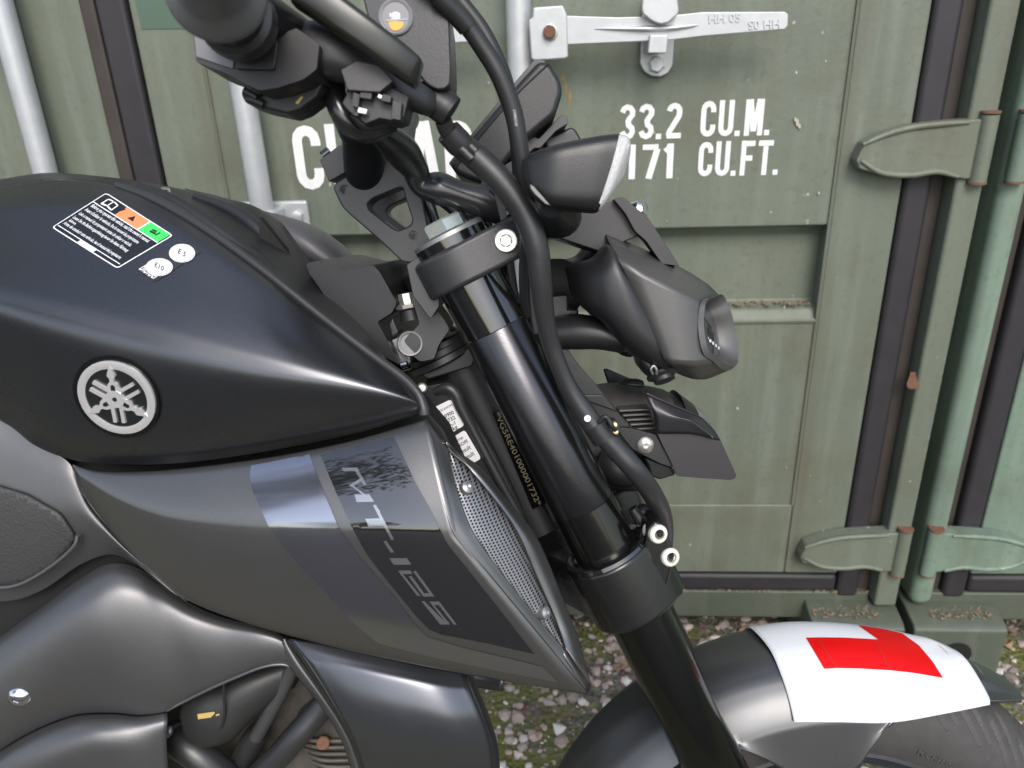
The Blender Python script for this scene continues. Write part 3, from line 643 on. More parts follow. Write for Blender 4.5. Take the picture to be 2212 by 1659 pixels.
# tank crown and dark centre cover
TM = [(-420, 500), (-200, 424), (0, 390), (110, 376), (247, 388), (345, 400), (433, 417), (500, 431), (552, 447), (612, 492), (662, 552), (712, 622), (745, 690)]
crow = [[B.at(p) for p in TT]]
for t, dz in ((0.25, 0.001), (0.5, 0.002), (0.8, 0.002)):
    crow.append([B.at(a)*(1-t)+B.at((m_[0], m_[1], 0.0))*t+Vector((0, 0, dz if i < 5 else dz-0.006*(1-t))) for i, (a, m_) in enumerate(zip(TT, TM))])
crow.append([B.at((m_[0], m_[1], 0.0)) for m_ in TM])
half = crow; full = half+[[Vector((v.x, -v.y, v.z)) for v in r] for r in half[-2::-1]]
patch('tank_cover', full, PLAS, bike, raw=True, nu=4, nv=4, solid=0.002)
trim = tube('tank_trim', [(p[0]+2, p[1]+1, p[2]-.001) for p in TT[4:]]+[(917, 896, -.144)], [.0025]+[.0036]*7+[.0042, .0042], mat('trim_black', (.03, .03, .031), .42), tank, B, n=6, seg=12)
mirror(trim, parent=tank)
ridge = tube('cover_ridge', [(300, 404, -.045), (380, 440, -.055), (470, 500, -.066), (560, 570, -.076), (650, 650, -.086), (740, 722, -.096)], [.004, .007, .008, .008, .007, .004], PLAS, bike, B)
tube('cover_ridge', [(420, 424, -.02), (500, 455, -.028), (560, 500, -.038), (640, 590, -.05), (700, 662, -.06), (762, 735, -.07)], [.003, .006, .007, .007, .006, .004], PLAS, bike, B)
h = hit(Ttank, 300, 430); 
lathe('cover_screw', B.at((343, 413, -.035)), B.at((343, 413, -.035))+Vector((-.1, -.25, 1)), [(-.003, .009), (0.001, .009), (.0025, .006), (.003, .001)], CHRM, bike, 24)

# emblem on the tank
C0 = hit(Ttank, 256, 857)[0]; nE = hit(Ttank, 256, 857)[1].copy()
exv = (B.at((346, 857, -.164))-B.at((166, 857, -.164)))/2; eyv = (B.at((256, 767, -.164))-B.at((256, 947, -.164)))/2
exv = exv-nE*exv.dot(nE); eyv = eyv-nE*eyv.dot(nE)
def em(x, y, h_=0): return C0+exv*x+eyv*y+nE*(h_+.0012)
def disc(name, r0, r1, h0, h1, m, par, dx=0, dy=0, n=64):
    V = []; 
    for r, hh in ((r0, 0), (r0, h0), ((r0+r1)/2, h1), (r1, h0), (r1, 0)):
        V += [em(dx+r*math.cos(6.28319*k/n), dy+r*math.sin(6.28319*k/n), hh) for k in range(n)]
    return mk(name, V, grid_faces(5, n, True), m, par, ang=60)
emb = disc('emblem', 0.02, 1.12, .0001, .0002, mat('emblem_recess', (.006, .006, .007), .25), tank, -.04, -.015)
disc('emblem_field', .001, .86, .0010, .0011, mat('emblem_black', (.012, .014, .014), .3), emb)
SILV = mat('emblem_silver', (.74, .73, .72), .22, metal=.55)
disc('emblem_ring', .80, 1.0, .0018, .0026, SILV, emb)
def eshape(name, pts, rot, hh, m, par):
    c, s = math.cos(rot), math.sin(rot); P = [(x*c-y*s, x*s+y*c) for x, y in pts]
    n = len(P); mk(name, [em(x, y, hh) for x, y in P]+[em(x, y, .0006) for x, y in P], [list(range(n))]+[(i, (i+1) % n, n+(i+1) % n, n+i) for i in range(n)], m, par, smooth=False)
prof = [(.10, .10), (.20, .155), (.30, .16), (.40, .125), (.47, .06), (.55, .055), (.62, .105), (.66, .10), (.90, .0)]
for k in range(3):
    a = 2*math.pi*k/3
    eshape('tuning_fork', [(-w, y) for y, w in prof]+[(w, y) for y, w in prof[::-1][1:]], a, .0030, SILV, emb)
    eshape('fork_slot', [(-.045, .19), (-.055, .25), (-.05, .36), (0, .40), (.05, .36), (.055, .25), (.045, .19), (0, .16)], a, .0033, INK, emb)
    for s in (-1, 1): eshape('fork_prong', [(s*.06, .12), (s*.16, .12), (s*.16, -.66), (s*.065, -.66)], a, .0029-.0001*k, SILV, emb)
eshape('fork_hub', [(.24*math.cos(t), .24*math.sin(t)) for t in np.linspace(0, 6.28, 20)[:-1]], 0, .0034, SILV, emb); eshape('hub_dot', [(.06*math.cos(t), .06*math.sin(t)) for t in np.linspace(0, 6.28, 16)[:-1]], 0, .0036, INK, emb)

# stickers on the tank
X1 = bilin((230, 417), (375, 509), (254, 581), (112, 492))
def stk(name, uv, m, par, off, xf, step=0.12): return decal(name, uv, Ttank, m, par, off, step, xf)
def rect(a, b, c, d): return [(a, b), (c, b), (c, d), (a, d)]
s1 = stk('warning_sticker', fillet(rect(0, 0, 1, 1), .05), WHITE, tank, .0004, X1)
stk('sticker_field', fillet(rect(.014, .02, .986, .98), .04), STKB, s1, .0006, X1)
stk('sticker_rule', rect(.02, .245, .98, .262), WHITE, s1, .0008, X1)
stk('sticker_panel', rect(.33, .02, .67, .245), ORNG, s1, .0008, X1); stk('sticker_panel', rect(.685, .02, .975, .245), GRN, s1, .0008, X1)
stk('sticker_rule', rect(.668, .02, .684, .245), WHITE, s1, .0009, X1)
stk('hazard_mark', [(.46, .175), (.50, .075), (.55, .175)], INK, s1, .001, X1)
for p in ([(.785, .10), (.84, .085), (.84, .12), (.785, .13)], [(.78, .14), (.85, .125), (.87, .16), (.79, .175)], [(.87, .08), (.885, .08), (.885, .17), (.87, .17)]): stk('fuel_pump_mark', p, INK, s1, .001, X1)
for p in ([(.10, .07), (.16, .055), (.165, .075), (.115, .09)], [(.18, .055), (.25, .075), (.24, .095), (.18, .075)], [(.09, .19), (.16, .175), (.17, .2), (.10, .22)], [(.175, .2), (.19, .175), (.26, .20), (.25, .22)], [(.095, .08), (.11, .08), (.11, .2), (.095, .2)], [(.165, .07), (.178, .07), (.178, .19), (.165, .19)], [(.24, .09), (.255, .09), (.26, .21), (.245, .21)]): stk('open_book_mark', p, WHITE, s1, .001, X1)
def line(s, par, T, xf, u, v, size, m, off=.001, sq=1.0):
    V, Fc = text2d(s, 1.0, 0.012); w = max(p[0] for p in V); k = size/w
    return project('print', V, Fc, T, m, par, off, lambda x, y: xf(u+x*k, v-y*k*sq), False)
for s, v, u, w in (('Before you operate this vehicle, read the owner\'s manual.', .345, .05, .86), ('Avant d\'utiliser le vehicule, lire le manuel du proprietaire.', .455, .05, .80), ('Leia o manual do proprietario antes de utilizar o veiculo.', .565, .05, .78), ('Lesen Sie die Bedienungsanleitung bevor Sie dieses Fahrzeug', .675, .05, .82), ('fahren.', .755, .06, .10), ('Antes de conducir este vehiculo, lea el manual del propietario.', .845, .05, .86)):
    line(s, s1, Ttank, X1, u, v, w, WHITE, sq=2.6 if len(s) > 10 else 2.0)
stk('sticker_rule', rect(.03, .905, .97, .92), WHITE, s1, .0008, X1); stk('sticker_rule', rect(.38, .92, .62, .98), WHITE, s1, .0008, X1)
X2 = bilin((397, 518), (437, 544), (335, 610), (292, 581))
s2 = stk('fuel_sticker', fillet(rect(0, 0, 1, 1), .08), mat('smoke_sticker', (.03, .03, .034), .3), tank, .0004, X2)
for cx, cy, rx_, ry_, s in ((394, 548, 28, 20, 'E 5'), (345, 578, 29, 19, 'E10')):
    def ell(k): return [(cx+k*(rx_*math.cos(t)), cy+k*(ry_*math.sin(t))) for t in np.linspace(0, 6.283, 33)[:-1]]
    dd = decal('fuel_disc', ell(1), Ttank, WHITE, s2, .0007, 8)
    decal('fuel_ring', ell(.93), Ttank, INK, dd, .0008, 8); decal('fuel_face', ell(.90), Ttank, WHITE, dd, .0009, 8)
    V, Fc = text2d(s, 15, .25); w = max(p[0] for p in V); a = math.radians(30)
    project('print', [(x-w/2, y-4.5) for x, y in V], Fc, Ttank, INK, dd, .0011, lambda x, y: (cx+x*math.cos(a)+y*.35, cy+x*math.sin(a)-y*.95), False)
line('biofuel', s2, Ttank, X2, .12, .97, .75, WHITE)

# side shroud: main face
ST = [(157, 1003, -.128), (215, 1018, -.136), (320, 1018, -.142), (450, 1006, -.147), (600, 985, -.151), (740, 957, -.153), (860, 924, -.152), (922, 904, -.150)]
SM = [(162, 1022, -.134), (240, 1075, -.150), (350, 1120, -.163), (480, 1140, -.172), (620, 1150, -.179), (760, 1154, -.184), (880, 1158, -.188), (988, 1160, -.190)]
SBt = [(172, 1060, -.128), (265, 1176, -.142), (385, 1284, -.150), (520, 1342, -.156), (690, 1390, -.161), (880, 1432, -.166), (1080, 1470, -.169), (1268, 1500, -.171)]
rows = []
for t, f in ((0, 0), (.05, .16), (.15, .33), (.4, .62), (.7, .87), (.9, .98), (1, 1)):
    rows.append([(a[0]+(c[0]-a[0])*t, a[1]+(c[1]-a[1])*t, a[2]+(c[2]-a[2])*f) for a, c in zip(ST, SM)])
for t, f in ((.1, .01), (.3, .08), (.6, .28), (.85, .55), (.95, .75), (1, 1)):
    rows.append([(c[0]+(b[0]-c[0])*t, c[1]+(b[1]-c[1])*t, c[2]+(b[2]-c[2])*f) for c, b in zip(SM, SBt)])
shroud = patch('side_shroud', rows, GREY, bike, nu=6, nv=4, solid=0.0025)
# vent surround: left cheek (from fold line to grille) and front rim (grille to leading edge)
FL = [(922, 904, -.150), (934, 968, -.165), (948, 1040, -.178), (966, 1102, -.186), (988, 1160, -.190), (1052, 1240, -.187), (1130, 1334, -.181), (1200, 1420, -.175), (1268, 1500, -.171)]
VL = [(968, 968, -.152), (974, 1006, -.160), (986, 1055, -.172), (1007, 1118, -.180), (1026, 1157, -.183), (1066, 1216, -.181), (1135, 1305, -.175), (1183, 1362, -.170), (1216, 1399, -.167)]
VR = [(970, 966, -.150), (1003, 1002, -.150), (1030, 1032, -.152), (1092, 1110, -.155), (1126, 1167, -.157), (1156, 1238, -.157), (1190, 1315, -.158), (1208, 1360, -.160), (1220, 1398, -.165)]
FE = [(930, 928, -.146), (983, 972, -.141), (1036, 1008, -.139), (1090, 1072, -.139), (1153, 1150, -.140), (1184, 1212, -.141), (1213, 1284, -.143), (1248, 1375, -.148), (1277, 1478, -.160)]
def mixr(A, Bq, t, d=0): return [(a[0]+(b[0]-a[0])*t, a[1]+(b[1]-a[1])*t, a[2]+(b[2]-a[2])*t+d) for a, b in zip(A, Bq)]
FLc = [(a_-3, b_, c_-.0009) for a_, b_, c_ in FL]
cheek = patch('vent_cheek', [FLc, mixr(FL, VL, .12, -.0005), mixr(FL, VL, .5, -.001), mixr(FL, VL, .88, -.0004), VL, [(p[0], p[1], p[2]+.004) for p in VL], [(p[0]+3, p[1], p[2]+.013) for p in VL]], GREY, shroud, nu=6, nv=3, solid=.0015)
rim = patch('vent_rim', [[(p[0]-4, p[1], p[2]+.012) for p in VR], VR, mixr(VR, FE, .15, -.003), mixr(VR, FE, .45, -.005), mixr(VR, FE, .8, -.003), FE, [(p[0]-3, p[1]+1, p[2]+.012) for p in FE]], GREY, shroud, nu=6, nv=4, solid=.002)
tipp = patch('vent_tip', [[VL[-1], (1218, 1400, -.166), VR[-1]], [(1225, 1425, -.172), (1235, 1432, -.170), (1245, 1430, -.160)], [(1268, 1500, -.171), (1272, 1496, -.168), (1277, 1478, -.160)]], GREY, shroud, nu=4, nv=4)
# grille with its holes, dark backing, rivets
g_rows = []
for t in (0, .25, .5, .75, 1.0): g_rows.append([(a[0]-3+(b[0]-a[0]+6)*t, a[1]+(b[1]-a[1])*t, a[2]+.009+(b[2]-a[2])*t-.004*4*t*(1-t)) for a, b in zip(VL, VR)])
grille = patch('vent_grille', g_rows, PERF, shroud, nu=6, nv=4, solid=0)
uvl = grille.data.uv_layers.new(name='UVMap'); ux = (B.at((1100, 1200, -.17))-B.at((1000, 1010, -.17))).normalized(); vx = Vector((ux.z, 0, -ux.x)); 
for lp in grille.data.loops:
    co = grille.data.vertices[lp.vertex_index].co; uvl.data[lp.index].uv = (co.dot(ux)/.0024+100.25, co.dot(vx)/.0022+100.25)
patch('grille_backing', [[(p[0]-2, p[1], p[2]+.02) for p in VL], [(p[0]+4, p[1], p[2]+.02) for p in VR]], DARK, shroud, nu=4, nv=3, solid=.001)
Tg = bvh(grille)
for px, py in ((1006, 1055), (1172, 1324)):
    hh = hit(Tg, px, py); lathe('vent_rivet', hh[0]-hh[1]*.002, hh[0]+hh[1], [(0, .0052), (.003, .0052), (.0062, .0045), (.0074, .002), (.0068, .0018), (.006, .0001)], ZINC, shroud, 20)
# decals on the shroud
Ts = bvh(shroud)
def Q11(pts): return q(633.6, 921.7, 3, pts)
dec = decal('side_stripe', Q11([(105, 180), (190, 400), (290, 640), (420, 830), (640, 1080), (800, 1290), (870, 1360), (1100, 1430), (1400, 1500), (1620, 1555), (1722, 1655), (1300, 1575), (900, 1490), (620, 1420), (540, 1395), (380, 1260), (200, 1060), (0, 850), (-60, 780), (-160, 640), (-270, 400), (-280, 300), (-270, 255)]), Ts, STRIPE, shroud, .0005, 16)
blk = decal('gloss_panel', Q11([(178, 185), (650, 62), (790, 360), (880, 520), (960, 680), (1000, 760), (1200, 1010), (1420, 1290), (1560, 1470), (1250, 1400), (960, 1345), (880, 1310), (800, 1230), (620, 1010), (480, 830), (380, 650), (280, 430)]), Ts, DECK, shroud, .0005, 16)
for nm, pts in (('M', [(315, 268), (416, 266), (476, 376), (458, 378), (403, 288), (328, 290)]), ('M', [(436, 336), (450, 352), (378, 392), (364, 378)]), ('M', [(368, 378), (384, 376), (470, 440), (452, 440)]), ('M', [(398, 440), (496, 438), (526, 486), (412, 488)]),
                ('T', [(518, 508), (538, 506), (655, 728), (636, 732)]), ('T', [(468, 596), (578, 592), (598, 640), (490, 646)]), ('-', [(586, 740), (604, 736), (656, 808), (634, 814)]),
                ('1', [(624, 850), (738, 848), (766, 890), (652, 892)]),
                ('2', [(680, 930), (760, 928), (774, 950), (712, 952), (826, 1092), (806, 1094)]), ('2', [(778, 934), (796, 932), (916, 1096), (844, 1098), (750, 966), (768, 964), (850, 1076), (880, 1074)]),
                ('5', [(832, 1128), (850, 1126), (980, 1256), (1004, 1256), (1016, 1278), (954, 1278)]), ('5', [(884, 1130), (946, 1128), (1060, 1278), (1042, 1280), (944, 1152), (914, 1152), (1000, 1256), (984, 1260)])):
    decal('model_letter', Q11(pts), Ts, DTXT, blk, .0007, 9, smooth=False)

# cover behind the shroud with the grained knee pad
PT = [(-300, 700, -.105), (-120, 800, -.108), (0, 898, -.112), (90, 962, -.116), (152, 1003, -.118), (190, 1085, -.120), (262, 1170, -.120), (330, 1235, -.119), (405, 1299, -.117)]
PBo = [(-300, 1240, -.110), (-120, 1290, -.112), (10, 1300, -.114), (90, 1276, -.114), (170, 1222, -.114), (235, 1198, -.114), (280, 1212, -.115), (335, 1248, -.116), (402, 1303, -.116)]
rows = [[(a[0]+(b[0]-a[0])*t, a[1]+(b[1]-a[1])*t, a[2]+(b[2]-a[2])*t-.016*math.sin(math.pi*min(1, t*1.0))*(1-i/9)) for i, (a, b) in enumerate(zip(PT, PBo))] for t in (0, .04, .2, .45, .7, .9, .97, 1)]
knee = patch('seat_side_cover', rows, COVER, bike, nu=5, nv=4, solid=.003)
Tk = bvh(knee)
pad = decal('knee_pad', fillet([(-60, 1030), (60, 1066), (135, 1108), (168, 1158), (120, 1216), (60, 1254), (5, 1268), (-60, 1262)], 14), Tk, PLASR, knee, .0040, 12)
pad.modifiers.new('s', 'SOLIDIFY').thickness = .0035
tube('pad_lip', [(168, 1156, -.129), (160, 1180, -.130), (120, 1217, -.130), (60, 1255, -.130), (10, 1269, -.130), (-60, 1264, -.130)], .0018, COVER, knee, B)

# engine side cover (upper part and the left lower part)
ET = [(-300, 1640, -.118), (-120, 1470, -.120), (0, 1376, -.120), (95, 1306, -.120), (175, 1246, -.119), (235, 1216, -.117), (290, 1224, -.117)]
E1 = [(-300, 1690, -.148), (-120, 1530, -.150), (0, 1450, -.150), (110, 1375, -.150), (200, 1310, -.148), (265, 1276, -.145), (322, 1290, -.140)]
E2 = [(-300, 1740, -.149), (-120, 1610, -.150), (0, 1530, -.148), (125, 1450, -.146), (220, 1400, -.144), (290, 1380, -.142), (340, 1390, -.138)]
E3 = [(-300, 1800, -.146), (-120, 1690, -.146), (10, 1600, -.143), (130, 1535, -.139), (230, 1500, -.137), (300, 1478, -.136), (352, 1465, -.134)]
E4 = [(-300, 1830, -.150), (-120, 1712, -.149), (30, 1602, -.143), (150, 1548, -.137), (240, 1540, -.136), (300, 1545, -.136), (361, 1537, -.133)]
E5 = [(-300, 1890, -.160), (-120, 1790, -.160), (60, 1668, -.160), (180, 1610, -.158), (250, 1606, -.155), (305, 1612, -.150), (360, 1606, -.142)]
E6 = [(-300, 1950, -.150), (-120, 1900, -.150), (60, 1880, -.150), (170, 1880, -.150), (250, 1880, -.148), (310, 1880, -.146), (372, 1880, -.138)]
GT = [(345, 1258, -.117), (412, 1304, -.117), (480, 1334, -.118), (560, 1353, -.120), (606, 1372, -.122), (632, 1400, -.123), (648, 1440, -.123)]
GB = [(402, 1512, -.130), (455, 1486, -.131), (510, 1462, -.131), (566, 1440, -.130), (608, 1434, -.128), (632, 1442, -.126), (648, 1456, -.124)]
UT, UB = ET+GT, E4+GB; rows = []
for t, f in ((0, 0), (.04, .45), (.10, .75), (.2, 1.0), (.35, 1.05), (.55, .92), (.75, .66), (.9, .36), (.97, .14), (1, 0)):
    rows.append([(a_[0]+(b_[0]-a_[0])*t, a_[1]+(b_[1]-a_[1])*t, a_[2]+(b_[2]-a_[2])*t-f*(.026, .026, .026, .026, .025, .022, .018, .014, .011, .009, .008, .006, .005, .004)[i]) for i, (a_, b_) in enumerate(zip(UT, UB))])
engc = patch('engine_side_cover', rows, COVER, bike, nu=5, nv=4, solid=.003)
patch('engine_cover_foot', [[(a_, b_, c_+.001) for a_, b_, c_ in E4], mixr(E4, E5, .35, -.005), E5, mixr(E5, E6, .3, 0), E6], COVER, engc, nu=5, nv=5, solid=.003)
tube('cover_lip', [(361, 1534, -.132), (402, 1513, -.131), (455, 1487, -.132), (510, 1463, -.132), (566, 1441, -.131), (608, 1435, -.129), (632, 1443, -.127), (650, 1458, -.125)], .0016, COVER, engc, B, seg=8)
patch('engine_cover_strut', [[(618, 1376, -.126), (650, 1425, -.130), (700, 1496, -.132), (742, 1560, -.132), (772, 1620, -.132), (800, 1720, -.132)], [(612, 1384, -.130), (641, 1436, -.134), (692, 1506, -.136), (732, 1566, -.136), (760, 1626, -.136), (786, 1720, -.136)], [(600, 1400, -.128), (630, 1448, -.130), (682, 1512, -.130), (722, 1572, -.130), (750, 1630, -.130), (776, 1720, -.130)]], COVER, engc, nu=5, nv=4, solid=.004)
hh = hit(bvh(engc), 41, 1507); lathe('cover_bolt', hh[0]-hh[1]*.001, hh[0]+hh[1], [(0, .0088), (.001, .0088), (.0035, .0070), (.0048, .0040), (.0050, .0022), (.0042, .0020), (.004, .0001)], CHRM, engc, 28)

# lower front cowl with its dark rim
LT = [(628, 1380, -.138), (700, 1392, -.141), (800, 1414, -.144), (910, 1438, -.144), (1006, 1456, -.138)]
L1 = [(672, 1440, -.150), (735, 1452, -.154), (830, 1470, -.157), (940, 1490, -.156), (1022, 1500, -.146)]
L2 = [(722, 1520, -.157), (780, 1530, -.161), (870, 1542, -.163), (970, 1556, -.161), (1046, 1560, -.149)]
L3 = [(764, 1600, -.155), (815, 1606, -.159), (900, 1614, -.161), (990, 1622, -.158), (1062, 1622, -.146)]
L4 = [(790, 1680, -.140), (836, 1690, -.144), (910, 1696, -.146), (995, 1698, -.142), (1064, 1690, -.132)]
L5 = [(796, 1780, -.105), (840, 1790, -.110), (910, 1796, -.112), (990, 1796, -.108), (1052, 1780, -.100)]
cowl = patch('lower_cowl', [LT, mixr(LT, L1, .5, -.001), L1, L2, L3, L4, L5], COWL, bike, nu=5, nv=6, solid=.003)
RE = [r[-1] for r in (LT, L1, L2, L3, L4, L5)]
patch('cowl_rim', [[(p[0]+1, p[1], p[2]+.001) for p in RE], [(p[0]+9, p[1]-2, p[2]+.008) for p in RE], [(p[0]+15, p[1]-3, p[2]+.022) for p in RE], [(p[0]+8, p[1]-3, p[2]+.035) for p in RE]], PLAS, cowl, nu=5, nv=3, solid=.002)
LE = [r[0] for r in (LT, L1, L2, L3, L4, L5)]
patch('cowl_edge', [[(p[0]-1, p[1], p[2]+.001) for p in LE], [(p[0]-6, p[1]+3, p[2]+.004) for p in LE], [(p[0]-8, p[1]+4, p[2]+.016) for p in LE]], PLAS, cowl, nu=5, nv=3, solid=.002)
for o in (shroud, cheek, rim, tipp): pass
mirror(shroud, name='side_shroud'); mirror(cowl, name='lower_cowl')

# engine bay seen between the covers
eng = plate('engine', [(330, 1440), (700, 1420), (800, 1500), (860, 1900), (340, 1900)], -.062, .12, ENG, bike, B, .006, rnd=20)
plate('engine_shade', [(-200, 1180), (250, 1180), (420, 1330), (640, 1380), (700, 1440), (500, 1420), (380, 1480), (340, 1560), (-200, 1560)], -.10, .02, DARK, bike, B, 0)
pc = pillow('spark_plug_cap', [(392, 1528, 400, 1562, -.098, .004), (405, 1500, 420, 1592, -.100, .016), (440, 1482, 455, 1602, -.102, .021), (480, 1470, 510, 1588, -.102, .021), (530, 1450, 545, 1552, -.100, .019), (580, 1436, 586, 1515, -.096, .016), (640, 1420, 640, 1480, -.088, .013)], mat('plug_cap', (.020, .020, .020), .5, noise=.3, nscale=80, dust=.12), eng, B, p=2.6)
tube('plug_cap_seam', [(483, 1474, -.1235), (484, 1510, -.1240), (485, 1545, -.1240), (476, 1576, -.1215), (456, 1588, -.118)], .0012, PLAS, pc, B, seg=8)
plate('paint_mark', [(426, 1543), (462, 1538), (464, 1541), (455, 1550), (428, 1554)], -.1240, .0008, YPNT, pc, B, 0); plate('paint_mark', [(466, 1544), (474, 1542), (474, 1545), (466, 1547)], -.1240, .0008, YPNT, pc, B, 0)
tube('coolant_pipe', [(641, 1420, -.100), (612, 1484, -.100), (580, 1544, -.100), (553, 1592, -.098)], .0065, mat('pipe_grey', (.045, .045, .046), .42, dust=.1), eng, B, seg=18)
tube('coolant_pipe_boot', [(560, 1580, -.090), (540, 1610, -.088), (520, 1650, -.085)], [.010, .011, .011], RUB, eng, B)
tube('radiator_hose', [(735, 1480, -.094), (688, 1536, -.098), (640, 1590, -.104), (590, 1645, -.104), (520, 1700, -.10), (440, 1700, -.104)], .0112, HOSE, eng, B, seg=20)
hs3 = tube('hose', [(352, 1590, -.094), (390, 1606, -.104), (440, 1640, -.108), (500, 1700, -.104), (560, 1780, -.10)], [.0125, .0135, .014, .014, .014], HOSE, eng, B, seg=20)
tube('hose_collar', [(372, 1594, -.098), (384, 1600, -.102)], .0162, mat('collar_grey', (.05, .052, .056), .35), hs3, B, seg=22)
tube('hose_clip', [(368, 1568, -.112), (366, 1580, -.114), (362, 1592, -.114)], [.0015, .003, .0015], ZINC, hs3, B)
cyl = plate('cylinder_head', [(640, 1545), (700, 1500), (760, 1560), (780, 1640), (790, 1800), (600, 1800), (600, 1640)], -.074, .08, ENG, eng, B, .004, rnd=12)
lathe('head_bolt', B.at((698, 1605, -.074)), B.at((698, 1605, -.15)), [(0, .006), (.010, .006), (.010, .0062), (.016, .0062), (.017, .005)], RUST, cyl, 8)
for k in range(7): tube('cooling_fin', [(640+9*k, 1590+14*k, -.076), (680+7*k, 1600+14*k, -.080), (740+4*k, 1600+14*k, -.076)], .0022, ENG, cyl, B, seg=8)
plate('frame_rail', [(600, 1370), (640, 1370), (700, 1460), (640, 1450)], -.09, .02, PLAS, bike, B, .003)
# black shade backing between tank and shroud, frame neck, labels
plate('shade_backing', [(60, 940), (400, 960), (900, 860), (960, 930), (1010, 1040), (1120, 1200), (1200, 1360), (700, 1370), (300, 1180)], -.100, .03, DARK, bike, B, .003)  # black sheet added behind the gap, standing in for the shade there
neck = plate('frame_gusset', [(905, 838), (960, 826), (985, 850), (1000, 885), (1040, 960), (1110, 1090), (1150, 1180), (1180, 1300), (1100, 1300), (960, 1040), (900, 920)], -.055, .11, PLAS, bike, B, .003, rnd=10)
tube('gusset_weld', [(940, 846, -.056), (966, 838, -.058), (985, 852, -.058), (996, 880, -.058), (1030, 945, -.057), (1080, 1040, -.056), (1120, 1110, -.055)], [.003, .005, .0055, .005, .004, .004, .003], CAST, neck, B)
tube('head_tube', [(985, 760, 0), (1030, 850, 0), (1090, 980, 0), (1165, 1130, 0)], [.036, .034, .034, .036], PLAS, bike, B, seg=32)
ht = tube('steering_bearing', [(950, 770, -.01), (1000, 748, -.01)], .001, RUB, bike, B)
Tn = bvh(neck)
for nm, c4, lines in (('type_label', ((905, 896), (974, 862), (1004, 918), (936, 958)), (('MANUFACTURING EUROPE', .05, .22, .92), ('e13*00900', .28, .48, .62), ('M1732', .45, .66, .42), ('min-1', .50, .82, .30), ('kg', .66, .97, .14))), ('noise_label', ((942, 968), (1004, 928), (1040, 990), (972, 1028)), (('MOTOR', .55, .20, .30), ('EUROPE', .50, .37, .42), ('Result', .52, .58, .38), ('Result', .52, .80, .38)))):
    xf = bilin(*c4); l = decal(nm, fillet([(0, 0), (1, 0), (1, 1), (0, 1)], .1), Tn, WLAB, neck, .0005, .15, xf)
    for s, u, v, w in lines: line(s, l, Tn, xf, u, v, w, INK, .0008, sq=1.25)
tube('gusset_edge', [(1000, 880, -.046), (1050, 960, -.044), (1110, 1080, -.042), (1150, 1180, -.040)], .0045, PLAS, neck, B)
V, Fc = text2d('*VG5RE401000001732*', 1.0, .012); wv = max(p[0] for p in V); sv = plate('serial_plate', [(1064, 892), (1085, 884), (1185, 1085), (1150, 1100)], -.0385, .004, GLOSS, bike, B, 0)
Tv = bvh(sv); project('serial_number', V, Fc, Tv, YINK, sv, .0004, lambda x, y: (1068+x/wv*92+y*15, 894+x/wv*200-y*8), False)
# front inner tank cover, far side too
fc = plate('tank_front_cover', [(660, 570), (677, 564), (724, 577), (750, 584), (804, 572), (820, 587), (857, 654), (847, 676), (815, 696), (866, 790), (800, 755), (760, 726), (717, 661), (667, 590)], -.075, .15, PLAS, bike, B, .003, rnd=5)
plate('cover_gap', [(560, 470), (600, 520), (650, 580), (720, 670), (775, 742), (740, 720), (640, 620), (560, 540)], -.05, .01, DARK, bike, B, 0)
pillow('tank_side_panel', [(556, 452, 580, 520, .03, .012), (610, 466, 640, 560, .035, .03), (670, 488, 700, 580, .035, .036), (725, 525, 740, 590, .035, .034), (762, 560, 764, 592, .03, .02)], mat('far_cover_grey', (.085, .083, .09), .42, bump=.2, bscale=900, spec=.7), bike, B, p=2.6)
plate('lock_bracket', [(843, 735), (868, 723), (885, 748), (888, 785), (866, 796), (858, 770)], -.066, .03, ZINC, bike, B, .002)
lathe('bracket_bolt', B.at((868, 748, -.066)), B.at((868, 748, -.1)), [(0, .005), (.004, .005), (.005, .003)], ZINC, bike, 16)
tube('bracket_stud', [(868, 790, -.075), (880, 786, -.075)], .003, CHRM, bike, B)
plate('ignition_bracket', [(838, 700), (848, 684), (862, 720), (846, 732)], -.07, .02, CAST, bike, B, .002)
lathe('neck_bolt', B.at((912, 838, -.056)), B.at((912, 838, -.1)), [(0, .0045), (.002, .0045), (.003, .003), (.005, .003)], ZINC, bike, 20)

# ------------------------------------------------------------------ front fork (steering frame)
PA, PBx = S.raw(1030, 632, -.1), S.raw(1540, 1648, -.1)
AXD = (PBx-PA).normalized()
def ax_s(px, py, side=-1):           # point of the fork leg's axis nearest to a pixel's ray (steering coordinates)
    o = S.o; d = (S.rot @ ray(px, py)).normalized(); w = PA-o; a_ = AXD.dot(d); t = (w.dot(d)*a_-w.dot(AXD))/(1-a_*a_); return PA+AXD*t
def axp(px, py): return S.toB @ ax_s(px, py)
AD = (S.toB.to_3x3() @ AXD)
def al(p0, p1): return (p1-p0).dot(AD)
leg0 = axp(972, 520); SD = S.ydir(); FWD = (S.toB.to_3x3() @ Vector((1, 0, 0))); FWD = (FWD-AD*FWD.dot(AD)).normalized()
P_ = lambda px, py: al(leg0, axp(px, py))
l1, l2, l3 = P_(1062, 712), P_(1252, 1092), P_(1330, 1230)
RF = .0262
fork = lathe('fork_leg', leg0, leg0+AD, [(0, RF), (l1, RF), (l1+.0006, RF-.0005)], GLOSS, bike, 56)
lathe('fork_sleeve', leg0, leg0+AD, [(l1+.0004, RF-.0006), (l1+.001, RF-.0003), (l2-.001, RF-.0003), (l2, RF-.0006)], KNURL, fork, 56)
